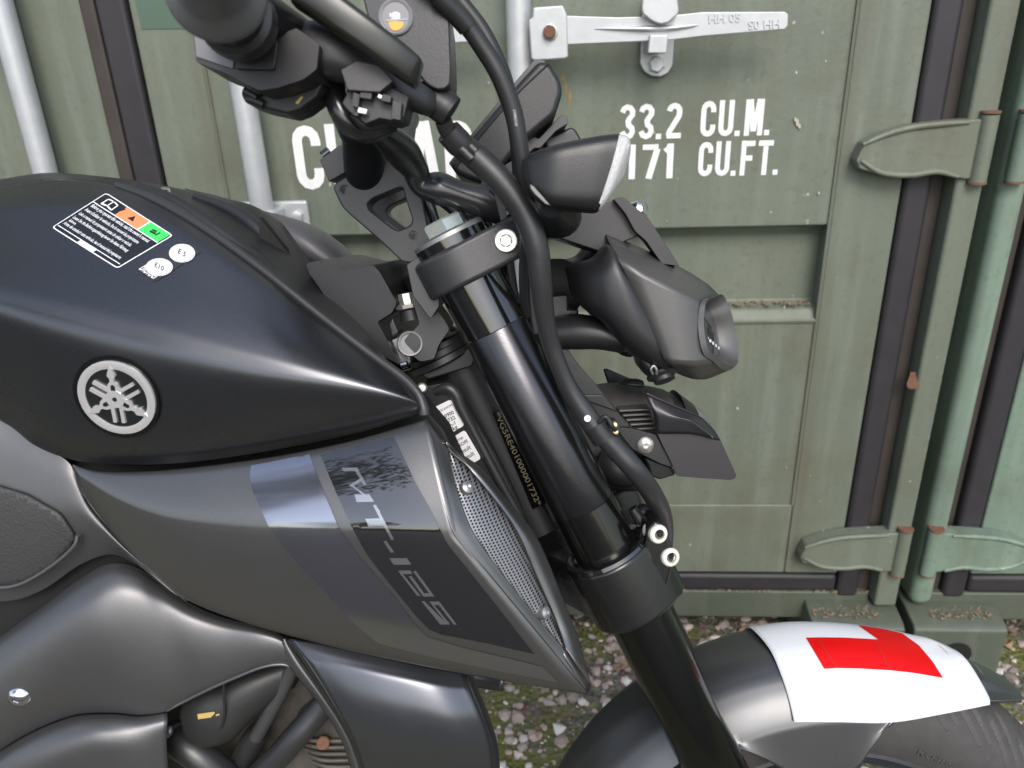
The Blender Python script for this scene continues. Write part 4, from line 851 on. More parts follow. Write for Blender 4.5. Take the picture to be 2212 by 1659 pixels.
lathe('fork_tube', leg0, leg0+AD, [(l2, RF-.0002), (l3, RF-.0002), (l3+.1, RF), (.56, RF), (.57, .020), (.62, .019)], mat('fork_black_anodised', (.042, .043, .041), .16, metal=.9), fork, 56)
cap0 = axp(969, 512); 
lathe('fork_cap', cap0, cap0+AD, [(-.0035, .0), (-.0035, .0262), (-.002, .0285), (.001, .0285)], ZINC, fork, 48); lathe('fork_cap_ring', cap0, cap0+AD, [(.0008, .0284), (.012, .0280), (.02, .0275)], GLOSS, fork, 48)
lathe('fork_cap_nut', cap0-AD*.0035, cap0-AD, [(0, .0165), (.009, .0165), (.0105, .0148), (.0105, .001)], mat('pale_nut', (.66, .70, .64), .22, metal=.7), fork, 6, ang=20)
# clamps: extruded along the leg
def clamp(name, top, h, out, m, bevel=.003):
    """out: (forward, lateral) outline round the leg axis"""
    n = len(out); V = [top+FWD*a+SD*b for a, b in out]+[top+AD*h+FWD*a+SD*b for a, b in out]
    return mk(name, V, [list(range(n)), list(range(n, 2*n))]+[(i, (i+1) % n, n+(i+1) % n, n+i) for i in range(n)], m, bike, bevel=bevel, seg=3, ang=30)
def arcp(cx, cy, r, a0, a1, n=14): return [(cx+r*math.cos(math.radians(a)), cy+r*math.sin(math.radians(a))) for a in np.linspace(a0, a1, n)]
tct = axp(975, 548)
tc_ = clamp('top_clamp', tct-AD*.004, .030, arcp(0, 0, .0345, -78, -190, 16)+[(-.040, .02), (-.055, .06), (-.055, .14), (-.03, .20), (.03, .20), (.045, .14), (.045, .05), (.056, .016)]+arcp(.050, -.010, .0165, 60, -62, 8), CAST, .004)
hb = hit(bvh(tc_), 1093, 520)[0]-SD*.0012
lathe('pinch_bolt', hb, hb-SD, [(-.01, .0085), (.001, .0085), (.0018, .0078), (.0018, .0046), (-.002, .0044), (-.002, .0001)], ALU, tc_, 26); lathe('bolt_socket', hb, hb-SD, [(.0012, .0044), (-.0035, .0044), (-.0036, .0001)], mat('bolt_socket', (.45, .46, .47), .35, metal=.8), tc_, 6)
plate('clamp_lug', [(878, 572), (908, 552), (940, 600), (950, 660), (930, 690), (892, 640)], -.105, .05, CAST, tc_, S, .004, rnd=6)
lct = axp(1318, 1186); lh = al(lct, axp(1376, 1312))
lc = clamp('lower_clamp', lct, lh, arcp(0, 0, .0362, -52, -190, 20)+[(-.042, .02), (-.06, .06), (-.06, .14), (-.03, .2), (.03, .2), (.05, .14), (.044, .05), (.044, .014), (.045, -.004), (.041, -.014), (.033, -.0215)], mat('clamp_satin_black', (.060, .061, .060), .27, metal=.85, rvar=.04), .004)
boss = plate('clamp_boss', [(1398, 1142), (1414, 1127), (1430, 1131), (1444, 1158), (1458, 1190), (1457, 1214), (1447, 1250), (1440, 1276), (1412, 1282), (1392, 1210)], -.1225, .028, lc.data.materials[0], lc, S, .005, rnd=10, seg=4)
for px, py in ((1423, 1154), (1449, 1204)):
    p = axp(1320, 1190); fw = S.at((px, py, -.1232)); nb = (-SD*.96+FWD*.28).normalized()
    lathe('pinch_bolt', fw-nb*.002, fw+nb, [(-.012, .0076), (.002, .0076), (.0034, .0066), (.0036, .0042), (.0005, .0040), (.0004, .0001)], mat('cream_zinc_bolt', (.80, .78, .68), .35, metal=.35), lc, 26)
    lathe('bolt_socket', fw-nb*.0012, fw+nb, [(0, .0039), (.0002, .0001)], mat('socket_shadow', (.10, .10, .09), .5, metal=.5), lc, 6)
lathe('clamp_lip', lct-AD*.0035, lct+AD, [(0, .0272), (0, .0335), (.001, .0355), (.004, .0362)], GLOSS, lc, 48)
plate('stem_block', [(1100, 1075), (1180, 1055), (1240, 1120), (1260, 1250), (1240, 1300), (1150, 1200)], -.03, .06, GLOSS, lc, S, .004, rnd=10)
# far leg
for o in (fork,): mirror(o, S, name='fork_leg')
for o in [c for c in fork.children if c.name.startswith(('fork_sleeve', 'fork_tube', 'fork_cap'))]: mirror(o, S, parent=fork)
# steering stem parts under the top clamp
stm = plate('ignition_lock', [(888, 640), (900, 598), (922, 640), (960, 690), (972, 712), (948, 745), (938, 776), (908, 782), (885, 765), (872, 735), (906, 700)], -.075, .05, CAST, bike, S, .004, rnd=6)
lathe('lock_bore', S.at((886, 742, -.0755)), S.at((886, 742, -.09)), [(-.001, .0108), (.0022, .0100), (.0020, .0086), (-.006, .0084), (-.006, .0001)], mat('bored_alloy', (.16, .16, .165), .5, metal=.7), stm, 28)
lathe('stem_bolt', S.at((884, 664, -.058)), S.at((872, 610, -.058)), [(0, .011), (.003, .0115), (.004, .0075), (.012, .0075), (.012, .0001)], ALU, bike, 8)
tube('stem_boot', [(890, 690, -.055), (885, 668, -.055)], [.010, .009], RUB, bike, S)
for k, (a, b) in enumerate((((918, 792), (1000, 752)), ((925, 774), (985, 740)), ((930, 756), (985, 728)))):
    c = [S.at((a[0], a[1], -.02)), S.at((b[0], b[1], -.02))]; mid_ = (c[0]+c[1])/2
    lathe('bearing_nut', mid_+AD*.004, mid_-AD, [(0, .030-.003*k), (.002, .034-.003*k), (.007, .034-.003*k), (.008, .030-.003*k)], RUB if k else CAST, bike, 24)
plate('bearing_shield', [(908, 810), (925, 788), (1012, 752), (1030, 765), (1020, 792), (925, 820)], -.045, .09, RUB, bike, S, .003, rnd=6)

# ------------------------------------------------------------------ handlebar riser and bar
RZ = lambda pts: q(645.2, 242, 6, pts)
rz = plate('bar_riser', RZ([(425, 950), (640, 815), (700, 880), (1040, 700), (1110, 560), (1150, 575), (1555, 925), (1700, 1600), (1720, 1960), (1360, 1960), (1030, 1650), (640, 1310), (560, 1230)]), -.062, .028, CAST, bike, S, .004, rnd=5, hole=RZ([(885, 1200), (960, 1120), (1290, 985), (1345, 985), (1440, 1300), (1475, 1390), (1440, 1475), (1290, 1535), (1230, 1515), (900, 1260)]), seg=3)
cp = plate('riser_cap', RZ([(272, 620), (490, 455), (800, 300), (1080, 500), (1100, 560), (1020, 700), (700, 860), (610, 780), (390, 900)]), -.062, .028, CAST, bike, S, .003, rnd=3)
mirror(rz, S, name='bar_riser'); mirror(cp, S, name='riser_cap')
for px, py, r in ((703, 330, 4), (744, 409, 0), (893, 508, 0)):
    if r: tube('riser_bolt', [(697, 338, -.05), (712, 326, -.05)], .004, GLOSS, rz, S)
    else: lathe('riser_dimple', S.at((px, py, -.0622)), S.at((px, py, -.07)), [(0, .0042), (.0004, .0040), (.0004, .0034), (0, .0030)], CAST, rz, 24)
bar = tube('handlebar', [(835, 372, .10), (800, 378, -.01), (789, 376, -.050), (786, 350, -.066), (782, 296, -.088), (766, 228, -.118), (738, 168, -.150), (660, 92, -.195), (560, 20, -.245), (470, -60, -.30), (400, -130, -.345)], [.0158, .0158, .0160, .0160, .0156, .0150, .0138, .0118, .0112, .0112, .0112], mat('bar_black', (.012, .012, .013), .36, rvar=.04), bike, S, n=6, seg=32)
tube('handlebar', [(835, 372, .05), (850, 330, .09), (870, 290, .15), (880, 262, .22), (878, 258, .30), (876, 254, .36)], [.015, .015, .013, .011, .016, .016], RUB, bike, S, seg=20)
def axd(a, b): return S.at(a), S.at(b)
# grip with its flanges
g0, g1 = axd((478, 4, -.278), (440, -86, -.330))
gr = lathe('grip', g0, g1, [(0, .012), (.0005, .0185), (.004, .0205), (.010, .0225), (.016, .0245), (.021, .0235), (.026, .0195), (.032, .0175), (.09, .0170), (.10, .016)], mat('grip_rubber', (.13, .128, .132), .5, bump=.2, bscale=600), bike, 48)
f0, f1 = axd((520, 50, -.248), (478, 4, -.278)); lathe('throttle_tube', f0, f1, [(-.004, .0150), (0, .0205), (.006, .0212), (.012, .0205), (.014, .017), (.022, .0165)], PLAS, gr, 48); 
# switch housing
sw = plate('switch_housing', [(417, 74), (470, 92), (508, 104), (560, 92), (640, 60), (690, 96), (684, 150), (655, 172), (600, 190), (560, 196), (525, 180), (486, 158), (452, 146), (424, 134)], -.232, .050, PLAS, bike, S, .004, rnd=5, seg=3)
plate('switch_face', [(419, 76), (450, 92), (468, 104), (492, 106), (508, 102), (503, 148), (470, 138), (424, 122)], -.2335, .006, mat('switch_grey', (.19, .19, .205), .45), sw, S, .002, rnd=3)
plate('switch_facet', [(512, 110), (550, 96), (600, 86), (592, 150), (540, 150), (506, 148)], -.236, .01, PLAS, sw, S, .004, rnd=8)
tube('switch_ring', [(560, 10, -.225), (600, 60, -.222), (636, 100, -.218), (668, 118, -.214)], [.008, .010, .009, .006], PLAS, sw, S)
plug = plate('wiring_plug', [(522, 188), (545, 182), (585, 190), (640, 170), (690, 160), (700, 178), (684, 210), (650, 236), (622, 246), (596, 240), (560, 232), (530, 222), (520, 206)], -.205, .03, RUB, bike, S, .004, rnd=6)
for a, b in (((528, 196), (556, 212)), ((540, 214), (570, 226)), ((536, 188), (566, 200))): tube('plug_rib', [(a[0], a[1], -.207), (b[0], b[1], -.207)], .003, PLAS, plug, S, seg=8)
plate('paint_mark', [(638, 222), (650, 208), (655, 209), (643, 226)], -.2062, .001, YPNT, plug, S, 0)
# front brake lever, master cylinder and reservoir
res = plate('brake_reservoir', [(770, -60), (955, -60), (970, 40), (974, 150), (972, 182), (962, 192), (944, 194), (920, 182), (905, 160), (860, 120), (800, 60)], -.185, .058, mat('reservoir_black', (.022, .022, .025), .38, bump=.15, bscale=1200), bike, S, .009, rnd=14, seg=4)
sg = S.at((855, 37, -.1855)); nr = -SD
lathe('sight_glass', sg, sg+nr, [(-.003, .0108), (.0012, .0108), (.0018, .0098), (.0016, .0088), (.0012, .0084)], mat('sight_rim', (.20, .20, .21), .3), res, 36); lathe('sight_window', sg, sg+nr, [(.0008, .0086), (.0014, .0001)], PEARL, res, 32)
plate('fluid_level', [(838, 46), (872, 46), (870, 58), (860, 66), (848, 66), (842, 58)], -.1872, .0006, AMBER, res, S, 0, rnd=5); plate('sight_line', [(834, 42), (880, 40), (880, 43), (834, 46)], -.1872, .0006, mat('grey_line', (.35, .36, .37), .4), res, S, 0)
V, Fc = text2d('MIN', 13, .2); mk('sight_print', [S.at((841+x, 37-y, -.1872)) for x, y in V], Fc, WHITE, res, smooth=False)
mc = pillow('master_cylinder', [(640, 60, 640, 150, -.205, .014), (690, 50, 690, 168, -.205, .018), (750, 70, 750, 180, -.203, .019), (820, 110, 820, 205, -.195, .018), (880, 160, 880, 235, -.185, .017), (925, 190, 925, 250, -.178, .014), (945, 205, 945, 245, -.175, .008)], CAST, bike, S, p=3)
lv = pillow('brake_lever', [(678, -60, 636, 14, -.234, .011), (742, -4, 700, 56, -.234, .011), (808, 46, 770, 104, -.232, .011), (868, 92, 834, 150, -.228, .011), (906, 124, 884, 184, -.224, .010), (913, 134, 896, 190, -.223, .008)], mat('lever_black', (.014, .0155, .0125), .30, rvar=.05, spec=.6), bike, S, p=5)
tube('lever_boot', [(905, 205, -.172), (930, 215, -.172), (960, 232, -.172), (975, 243, -.172)], [.009, .010, .011, .0105], RUB, mc, S, seg=18)
lathe('banjo_bolt', S.at((952, 212, -.165)), S.at((985, 205, -.150)), [(-.01, .008), (.004, .008), (.006, .006)], ZINC, mc, 12)
plate('lever_pivot', [(735, 150), (770, 130), (820, 140), (850, 175), (820, 200), (750, 195)], -.222, .03, CAST, mc, S, .003, rnd=4)
bs = plate('brake_light_switch', [(738, 222), (756, 188), (800, 178), (850, 190), (884, 208), (872, 255), (852, 262), (820, 256), (790, 268), (764, 250), (750, 238)], -.212, .03, PLAS, bike, S, .003, rnd=3)
for px, py, w, hh_, m_ in ((792, 198, 26, 26, PLAS), (836, 210, 20, 16, PLAS), (858, 236, 20, 40, PLAS), (770, 214, 14, 30, PLAS), (784, 237, 20, 12, ALU), (822, 206, 8, 8, ALU), (806, 172, 5, 10, ALU), (770, 244, 10, 8, PLAS)):
    plate('switch_terminal', [(px-w/2, py-hh_/2), (px+w/2, py-hh_/2+5), (px+w/2-3, py+hh_/2+4), (px-w/2-3, py+hh_/2)], -.220, .012, m_, bs, S, .002, rnd=2)
tube('switch_wire', [(722, 178, -.18), (728, 220, -.185), (748, 260, -.185), (778, 282, -.18), (812, 280, -.175), (842, 262, -.17)], .0075, RUBG, bs, S)
tube('switch_wire', [(764, 246, -.195), (790, 272, -.195), (830, 268, -.19), (860, 240, -.188)], .003, RUB, bs, S)
tube('bar_tape', [(750, 205, -.128), (762, 240, -.112), (774, 276, -.096)], [.0155, .0160, .0158], RUBG, bar, S, seg=24)
tube('wiring_loom', [(800, 270, -.15), (838, 300, -.13), (870, 330, -.115), (896, 366, -.105), (912, 398, -.10), (950, 408, -.10), (990, 420, -.10), (1040, 436, -.095), (1085, 452, -.09)], [.0085, .0105, .0125, .0100, .0095, .0125, .0105, .0130, .0125], RUBG, bike, S, n=6, seg=20)
for i, pts in enumerate(([(905, 400, -.05), (930, 450, -.05), (945, 495, -.055), (950, 520, -.055)], [(930, 420, -.03), (960, 440, -.03), (1000, 470, -.035), (1030, 480, -.03)], [(965, 430, -.02), (990, 455, -.03), (1005, 480, -.04), (1010, 500, -.04)], [(1010, 450, 0), (1040, 470, .0), (1060, 490, .0)], [(960, 478, -.04), (975, 486, -.045), (1010, 482, -.04), (1050, 462, -.02)], [(925, 470, -.02), (950, 492, -.02), (980, 500, -.02)])):
    tube('wire', pts, .0042 if i < 3 else .003, RUBG, bike, S, seg=10)
plate('loom_clip', [(1062, 398), (1074, 392), (1084, 408), (1096, 470), (1082, 478), (1070, 430)], -.105, .006, PLAS, bike, S, .0015, rnd=3)
plate('connector_block', [(1060, 490), (1130, 440), (1180, 470), (1180, 560), (1120, 560)], -.03, .06, DARK, bike, S, .003)

# ------------------------------------------------------------------ hoses and cables
bh = tube('brake_hose', [(958, 262, -.172), (966, 282, -.168), (978, 296, -.165)], .0056, RUB, bike, S)
tube('hose_ferrule', [(968, 284, -.166), (990, 308, -.162), (1005, 322, -.160)], [.0088, .0092, .0085], RUB, bh, S, seg=16)
for t in ((1002, 326), (1014, 338), (1022, 322)): tube('ferrule_crimp', [(t[0]-7, t[1]-6, -.166), (t[0]+6, t[1]+6, -.166)], .004, PLAS, bh, S, seg=8)
tube('hose_sleeve', [(1000, 318, -.160), (1035, 345, -.158), (1085, 395, -.157), (1130, 455, -.156), (1158, 530, -.155), (1168, 610, -.150), (1178, 690, -.142), (1196, 760, -.135), (1228, 836, -.130), (1268, 898, -.128), (1290, 930, -.128)], [.0085, .0092, .0090, .0088, .0085, .0080, .0072, .0066, .0068, .0082, .0085], HOSE, bh, S, n=7, seg=22)
tube('hose_clamp', [(1284, 916, -.128), (1306, 948, -.128)], .0098, PLAS, bh, S, seg=20)
tube('lower_hose', [(1294, 930, -.128), (1330, 970, -.128), (1372, 1016, -.127), (1406, 1062, -.116), (1428, 1106, -.095), (1434, 1150, -.075), (1430, 1200, -.06)], .0082, HOSE, bh, S, n=6, seg=22)
lathe('hose_dot', S.at((1269, 904, -.1365)), S.at((1268, 903, -.16)), [(0, .0026), (.0006, .0024), (.0007, .0001)], WHITE, bh, 16)
tc2 = tube('throttle_cable', [(905, -60, -.20), (945, -6, -.19), (1005, 52, -.18), (1046, 108, -.175), (1080, 165, -.172), (1108, 240, -.168), (1122, 310, -.165), (1134, 380, -.160), (1142, 450, -.150), (1136, 520, -.14), (1132, 600, -.12), (1136, 680, -.10)], [.0052, .0052, .0056, .0060, .0062, .0062, .0058, .0052, .0048, .0042, .004, .004], RUB, bike, S, n=7, seg=16)
tube('cable_sleeve', [(945, -8, -.1905), (985, 30, -.184), (1010, 58, -.180)], .0066, RUB, tc2, S, seg=16)
tube('throttle_cable', [(930, -70, -.15), (985, -8, -.15), (1040, 62, -.148), (1075, 130, -.146), (1095, 185, -.144), (1110, 260, -.14), (1120, 340, -.13), (1124, 430, -.12), (1128, 520, -.105)], .0052, RUB, bike, S, n=6, seg=14)
V, Fc = text2d('YAMAHA', 9, .1)
project('cable_print', V, Fc, bvh(tc2), mat('cable_ink', (.4, .4, .4), .5), tc2, .0003, lambda x, y: (1114+x*.12-y, 236+x), False)
for pts, r in (([(1096, 560, -.07), (1108, 640, -.07), (1120, 700, -.08), (1146, 780, -.09)], .005), ([(1140, 560, -.09), (1144, 640, -.09), (1156, 720, -.09)], .004)): tube('cable', pts, r, RUB, bike, S)

# ------------------------------------------------------------------ instrument pod and brackets
DZ = lambda pts: q(633.6, 0, 3, pts)
dash = plate('instrument_pod', DZ([(1590, 392), (1660, 402), (1735, 520), (1745, 605), (1700, 745), (1480, 930), (1270, 1190), (1180, 1180), (1050, 1125), (1015, 1060), (1135, 915), (1400, 600)]), -.062, .124, mat('dash_plastic', (.016, .016, .017), .40, bump=.2, bscale=1400, rvar=.04), bike, S, .010, rnd=12, seg=5)
plate('instrument_face', DZ([(1560, 388), (1600, 385), (1640, 396), (1135, 960), (1035, 1085), (1005, 1060), (1125, 905), (1395, 580)]), -.056, .112, PLAS, dash, S, .003, rnd=4)
tube('pod_seam', [(p[0], p[1], -.0624) for p in DZ([(1655, 412), (1420, 640), (1150, 960), (1050, 1090)])], .0007, DARK, dash, S, seg=6)
plate('pod_bracket', DZ([(1490, 925), (1560, 885), (1590, 900), (1740, 740), (1775, 750), (1780, 800), (1700, 850), (1600, 960), (1560, 960), (1440, 1080), (1400, 1060)]), -.045, .09, PLAS, bike, S, .004, rnd=4)
plate('pod_stay', DZ([(1620, 900), (1800, 820), (1830, 835), (1880, 920), (1860, 980), (1640, 980)]), -.030, .06, PLAS, bike, S, .005, rnd=8)
plate('pod_mount', DZ([(1350, 1080), (1470, 1010), (1640, 970), (1640, 1120), (1480, 1250), (1440, 1400), (1330, 1260)]), -.060, .12, PLAS, bike, S, .004, rnd=5)
tube('clip_hook', [(1050, 410, -.07), (1046, 398, -.075), (1054, 394, -.078), (1062, 404, -.078)], .0025, ZINC, bike, S, seg=8)

# ------------------------------------------------------------------ indicator (near side), stalk, far side mirrored
IZ = lambda pts: q(979.3, 242, 6, pts)
ind = pillow('indicator', [(1127, 349, 1129, 364, -.176, .004), (1131, 343, 1136, 390, -.177, .011), (1146, 335, 1152, 424, -.178, .017), (1190, 319, 1184, 447, -.179, .021), (1240, 307, 1222, 455, -.179, .022), (1290, 298, 1262, 459, -.179, .022), (1331, 293.5, 1286, 460.5, -.179, .021)], mat('indicator_black', (.014, .014, .0145), .36, bump=.12, bscale=1300, rvar=.05), bike, S, p=5, n=6, seg=48)
il = pillow('indicator_lens', [(1331, 294, 1286, 460, -.179, .0209), (1343, 295, 1290, 459, -.179, .0205), (1353, 300, 1300, 448, -.179, .019), (1359, 312, 1318, 424, -.179, .014), (1361, 330, 1345, 385, -.179, .005)], LENS, ind, S, p=4, n=6, seg=48)
for k in range(5): tube('lens_ridge', [(1338+5*k, 300+3*k, -.2000+.0012*k), (1322+5*k, 360-k, -.2003+.0012*k), (1296+6*k, 440-8*k, -.2000+.0012*k)], .0006, LENS, ind, S, seg=6)
tube('bulb', [(1290, 372, -.179), (1312, 370, -.179)], .006, mat('pale_bulb', (.75, .68, .60), .3), ind, S)
patch('reflector', [[(1328, 302, -.196), (1306, 380, -.197), (1286, 452, -.196)], [(1328, 302, -.162), (1306, 380, -.161), (1286, 452, -.162)]], mat('lamp_reflector', (.75, .75, .74), .3, metal=.5), ind, S, nu=4, nv=3, solid=.001)
plate('indicator_slot', IZ([(990, 930), (1040, 960), (1130, 1060), (1265, 1215), (1190, 1190), (1060, 1070), (1000, 990)]), -.2008, .002, mat('slot_metal', (.16, .16, .155), .45, metal=.6), ind, S, .0005)
stalk = tube('indicator_stalk', [(1196, 440, -.165), (1220, 462, -.150), (1212, 478, -.125), (1180, 482, -.09), (1150, 480, -.05)], [.010, .0115, .012, .0115, .012], RUB, ind, S, seg=20)
mirror(ind, S, name='indicator')
for c in list(ind.children): mirror(c, S, parent=ind)
# lamp bracket wing behind the indicator
brk = plate('lamp_bracket', [(1180, 500), (1240, 470), (1330, 430), (1370, 455), (1378, 510), (1330, 530), (1300, 545), (1180, 505)], -.052, .104, PLAS, bike, S, .004, rnd=6)
plate('bracket_arm', [(1325, 430), (1345, 425), (1400, 470), (1450, 545), (1468, 575), (1430, 570), (1395, 520), (1372, 500), (1350, 460)], -.062, .016, mat('arm_black', (.022, .0215, .0215), .42), brk, S, .003, rnd=5)
lathe('bracket_bolt', S.at((1378, 455, -.050)), S.at((1400, 448, -.056)), [(-.006, .008), (.004, .008), (.007, .005), (.0075, .001)], CHRM, brk, 20)
plate('stay_block', [(1190, 640), (1228, 635), (1228, 668), (1250, 668), (1250, 690), (1190, 690)], -.050, .10, PLAS, bike, S, .002)
pillow('lamp_boom', [(1194, 684, 1194, 752, -.055, .022), (1240, 678, 1240, 754, -.058, .024), (1290, 684, 1290, 754, -.062, .024), (1340, 700, 1340, 762, -.066, .022)], PLAS, bike, S, p=2.3)
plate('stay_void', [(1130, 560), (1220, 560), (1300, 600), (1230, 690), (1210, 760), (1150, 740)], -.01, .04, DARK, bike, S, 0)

# ------------------------------------------------------------------ position-lamp pod (near side eye), mirrored on the far side
GP = mat('pod_grey', (.115, .113, .111), .42, metal=.5, flake=.35, rvar=.03)
a0 = [(1308, 505, -.052), (1370, 530, -.050), (1430, 558, -.046), (1490, 590, -.040), (1540, 624, -.034), (1556, 640, -.032)]
a1 = [(1318, 520, -.088), (1375, 552, -.090), (1430, 580, -.090), (1478, 606, -.088), (1520, 636, -.082), (1530, 644, -.080)]
a2 = [(1336, 562, -.112), (1385, 590, -.114), (1430, 612, -.114), (1472, 632, -.112), (1506, 650, -.108), (1514, 655, -.106)]
a3 = [(1372, 642, -.116), (1408, 662, -.119), (1442, 676, -.119), (1476, 692, -.117), (1502, 702, -.113), (1508, 704, -.111)]
a4 = [(1412, 730, -.114), (1436, 742, -.117), (1462, 752, -.118), (1490, 758, -.117), (1512, 760, -.114), (1518, 761, -.112)]
a5 = [(1436, 782, -.108), (1458, 786, -.112), (1480, 788, -.113), (1504, 788, -.111), (1530, 784, -.106), (1540, 781, -.103)]
a6 = [(1446, 798, -.090), (1466, 806, -.092), (1486, 812, -.093), (1512, 816, -.091), (1550, 806, -.086), (1564, 800, -.083)]
a7 = [(1452, 800, -.062), (1474, 810, -.060), (1496, 818, -.058), (1524, 820, -.054), (1570, 802, -.046), (1584, 795, -.042)]
PV = [[(1308, 504, -.050), (1372, 529, -.048), (1432, 556, -.045), (1490, 588, -.040), (1530, 614, -.036), (1556, 640, -.032)],
      [(1338, 562, -.114), (1385, 586, -.115), (1430, 609, -.116), (1472, 631, -.115), (1500, 645, -.111), (1514, 654, -.106)],
      [(1438, 784, -.112), (1458, 787, -.114), (1480, 789, -.115), (1504, 789, -.113), (1528, 785, -.108), (1540, 781, -.103)],
      [(1450, 800, -.070), (1472, 811, -.068), (1496, 819, -.066), (1524, 821, -.060), (1568, 803, -.048), (1584, 795, -.042)]]
PV3 = []
for r_, nsub in ((0, 3), (1, 6), (2, 3)):
    for t in np.arange(nsub)/nsub: PV3.append([S.at(tuple(np.array(u_)*(1-t)+np.array(v_)*t)) for u_, v_ in zip(PV[r_], PV[r_+1])])
PV3.append([S.at(u_) for u_ in PV[3]])
pod = mk('position_lamp_cowl', [v for r in PV3 for v in r], grid_faces(len(PV3), 6), GP, bike, face_cam=True, ang=24, bevel=.0045, seg=4)
pod.modifiers['bevel'].angle_limit = math.radians(20); pod.modifiers.new('solid', 'SOLIDIFY').thickness = .002; pod.modifiers['solid'].offset = -1
o1 = [a0[-1], a1[-1], (1514, 654, -.106), a3[-1], a4[-1], (1540, 781, -.103), a6[-1], a7[-1]]
o2 = o1+[(1588, 770, -.028), (1582, 720, -.024), (1572, 676, -.026)]
r0_ = cr([S.at(p) for p in o2], 5, True); cen = np.mean(r0_, axis=0); fw_ = np.array(FWD)*.004-np.array(AD)*0
ob = [(1550, 646, -.036), (1533, 650, -.076), (1519, 661, -.101), (1513, 704, -.107), (1521, 752, -.108), (1540, 772, -.100), (1563, 786, -.083), (1581, 785, -.046), (1583, 766, -.032), (1577, 720, -.028), (1567, 680, -.030)]
r1_ = cr([S.at(p) for p in ob], 5, True)
r2_ = cr([S.at((1440+(p[0]-1440)*.74, 706+(p[1]-706)*.74, p[2])) for p in ob], 5, True)
ring = [r0_, (r0_*.6+r1_*.4)+fw_, r1_, r1_*.5+r2_*.5, r2_]
loft('lamp_bezel', [list(map(Vector, r)) for r in ring], GP, pod, caps=False, ang=60)
lensr = cr([S.at((1452+(p[0]-1452)*.79, 712+(p[1]-712)*.76, p[2])) for p in ob], 5, True); lc_ = np.mean(lensr, axis=0)
mk('lamp_lens', [Vector(v) for v in lensr]+[Vector(lc_)+FWD*.006], [(i, (i+1) % len(lensr), len(lensr)) for i in range(len(lensr))], mat('smoked_lens', (.05, .053, .058), .07, metal=.3, spec=.9), pod)
lensT = bvh([c for c in pod.children if c.name.startswith('lamp_lens')][0])
for k in range(6): 
    try: decal('lens_print', [(1520+6*k, 722+5*k), (1524+6*k, 725+5*k), (1523+6*k, 731+5*k), (1519+6*k, 728+5*k)], lensT, WHITE, pod, .0004, 4)
    except Exception: pass
loft('lamp_cavity', [list(map(Vector, r2_)), list(map(Vector, r2_*.7+np.array(S.at((1440, 690, -.07)))*.3))], DARK, pod, caps=True)
# housing behind the cowl
hou = pillow('lamp_housing', [(1222, 575, 1236, 640, -.068, .016), (1246, 566, 1262, 668, -.074, .026), (1280, 556, 1300, 696, -.080, .032), (1308, 528, 1345, 748, -.082, .034), (1326, 545, 1390, 780, -.082, .034), (1350, 590, 1440, 800, -.082, .030)], PLAS, bike, S, p=3, n=6, seg=32)
pillow('housing_foot', [(1372, 740, 1376, 790, -.075, .018), (1396, 760, 1398, 812, -.076, .020), (1424, 775, 1424, 808, -.076, .016)], PLAS, hou, S)
lathe('adjuster', S.at((1430, 806, -.085)), S.at((1436, 822, -.088)), [(-.004, .010), (0, .013), (.002, .013), (.004, .009), (.007, .0085), (.0075, .001)], RUB, hou, 26)
tube('spring_clip', [(1410, 808, -.098), (1406, 798, -.10), (1412, 790, -.10), (1418, 798, -.10), (1418, 808, -.098)], .0011, ZINC, hou, S, seg=8)
for o in (pod, hou):
    mirror(o, S, name=o.name.split('.')[0])
    for c in list(o.children): mirror(c, S, parent=o)

# ------------------------------------------------------------------ projector headlamp with fins, side wings
hl = pillow('headlamp_body', [(1210, 800, 1250, 1030, .0, .045), (1270, 835, 1290, 990, .0, .052), (1330, 832, 1340, 985, .0, .054), (1400, 838, 1400, 980, .0, .052), (1440, 846, 1440, 980, .0, .050)], HEAD, bike, S, p=2.6, seg=36)
pillow('headlamp_ring', [(1424, 846, 1424, 985, 0, .052), (1446, 850, 1446, 985, 0, .054), (1470, 858, 1470, 985, 0, .052)], PLAS, hl, S, p=2.4, seg=36)
pillow('headlamp_ring', [(1462, 846, 1462, 985, 0, .050), (1480, 860, 1480, 985, 0, .051), (1492, 868, 1492, 985, 0, .049)], PLAS, hl, S, p=2.2, seg=36)
pillow('projector_lens', [(1488, 868, 1488, 985, 0, .044), (1506, 876, 1506, 980, 0, .042), (1522, 892, 1522, 972, 0, .034), (1530, 910, 1530, 955, 0, .020), (1532, 930, 1532, 936, 0, .002)], GLASS, hl, S, p=2.0, seg=36)
pillow('reflector_bowl', [(1486, 880, 1486, 975, 0, .036), (1500, 900, 1500, 960, 0, .022)], ALU, hl, S, p=2, seg=30)
HZ2 = lambda pts: q(1198.2, 737.3, 4.8, pts)
for k in range(5):
    y0_ = 712+48*k; x0_ = 660+38*k
    plate('cooling_fin', HZ2([(x0_, y0_), (1000+12*k, y0_-14), (1004+12*k, y0_+8), (x0_+16, y0_+26)]), -.062, .03, HEAD, hl, S, .0015)
pillow('lamp_top_tab', [(1338, 824, 1338, 830, -.03, .004), (1352, 820, 1352, 832, -.03, .010), (1376, 819, 1376, 836, -.03, .012), (1388, 822, 1388, 836, -.03, .010)], PLAS, hl, S)
st = plate('headlamp_stay', HZ2([(30, 80), (150, 85), (180, 160), (320, 330), (420, 440), (620, 680), (720, 840), (770, 900), (500, 900), (330, 640), (150, 480), (60, 300)]), -.066, .006, PLAS, bike, S, .002, rnd=6)
plate('stay_flange', HZ2([(230, 552), (500, 555), (660, 735), (560, 700), (330, 620)]), -.069, .004, PLAS, st, S, .001)
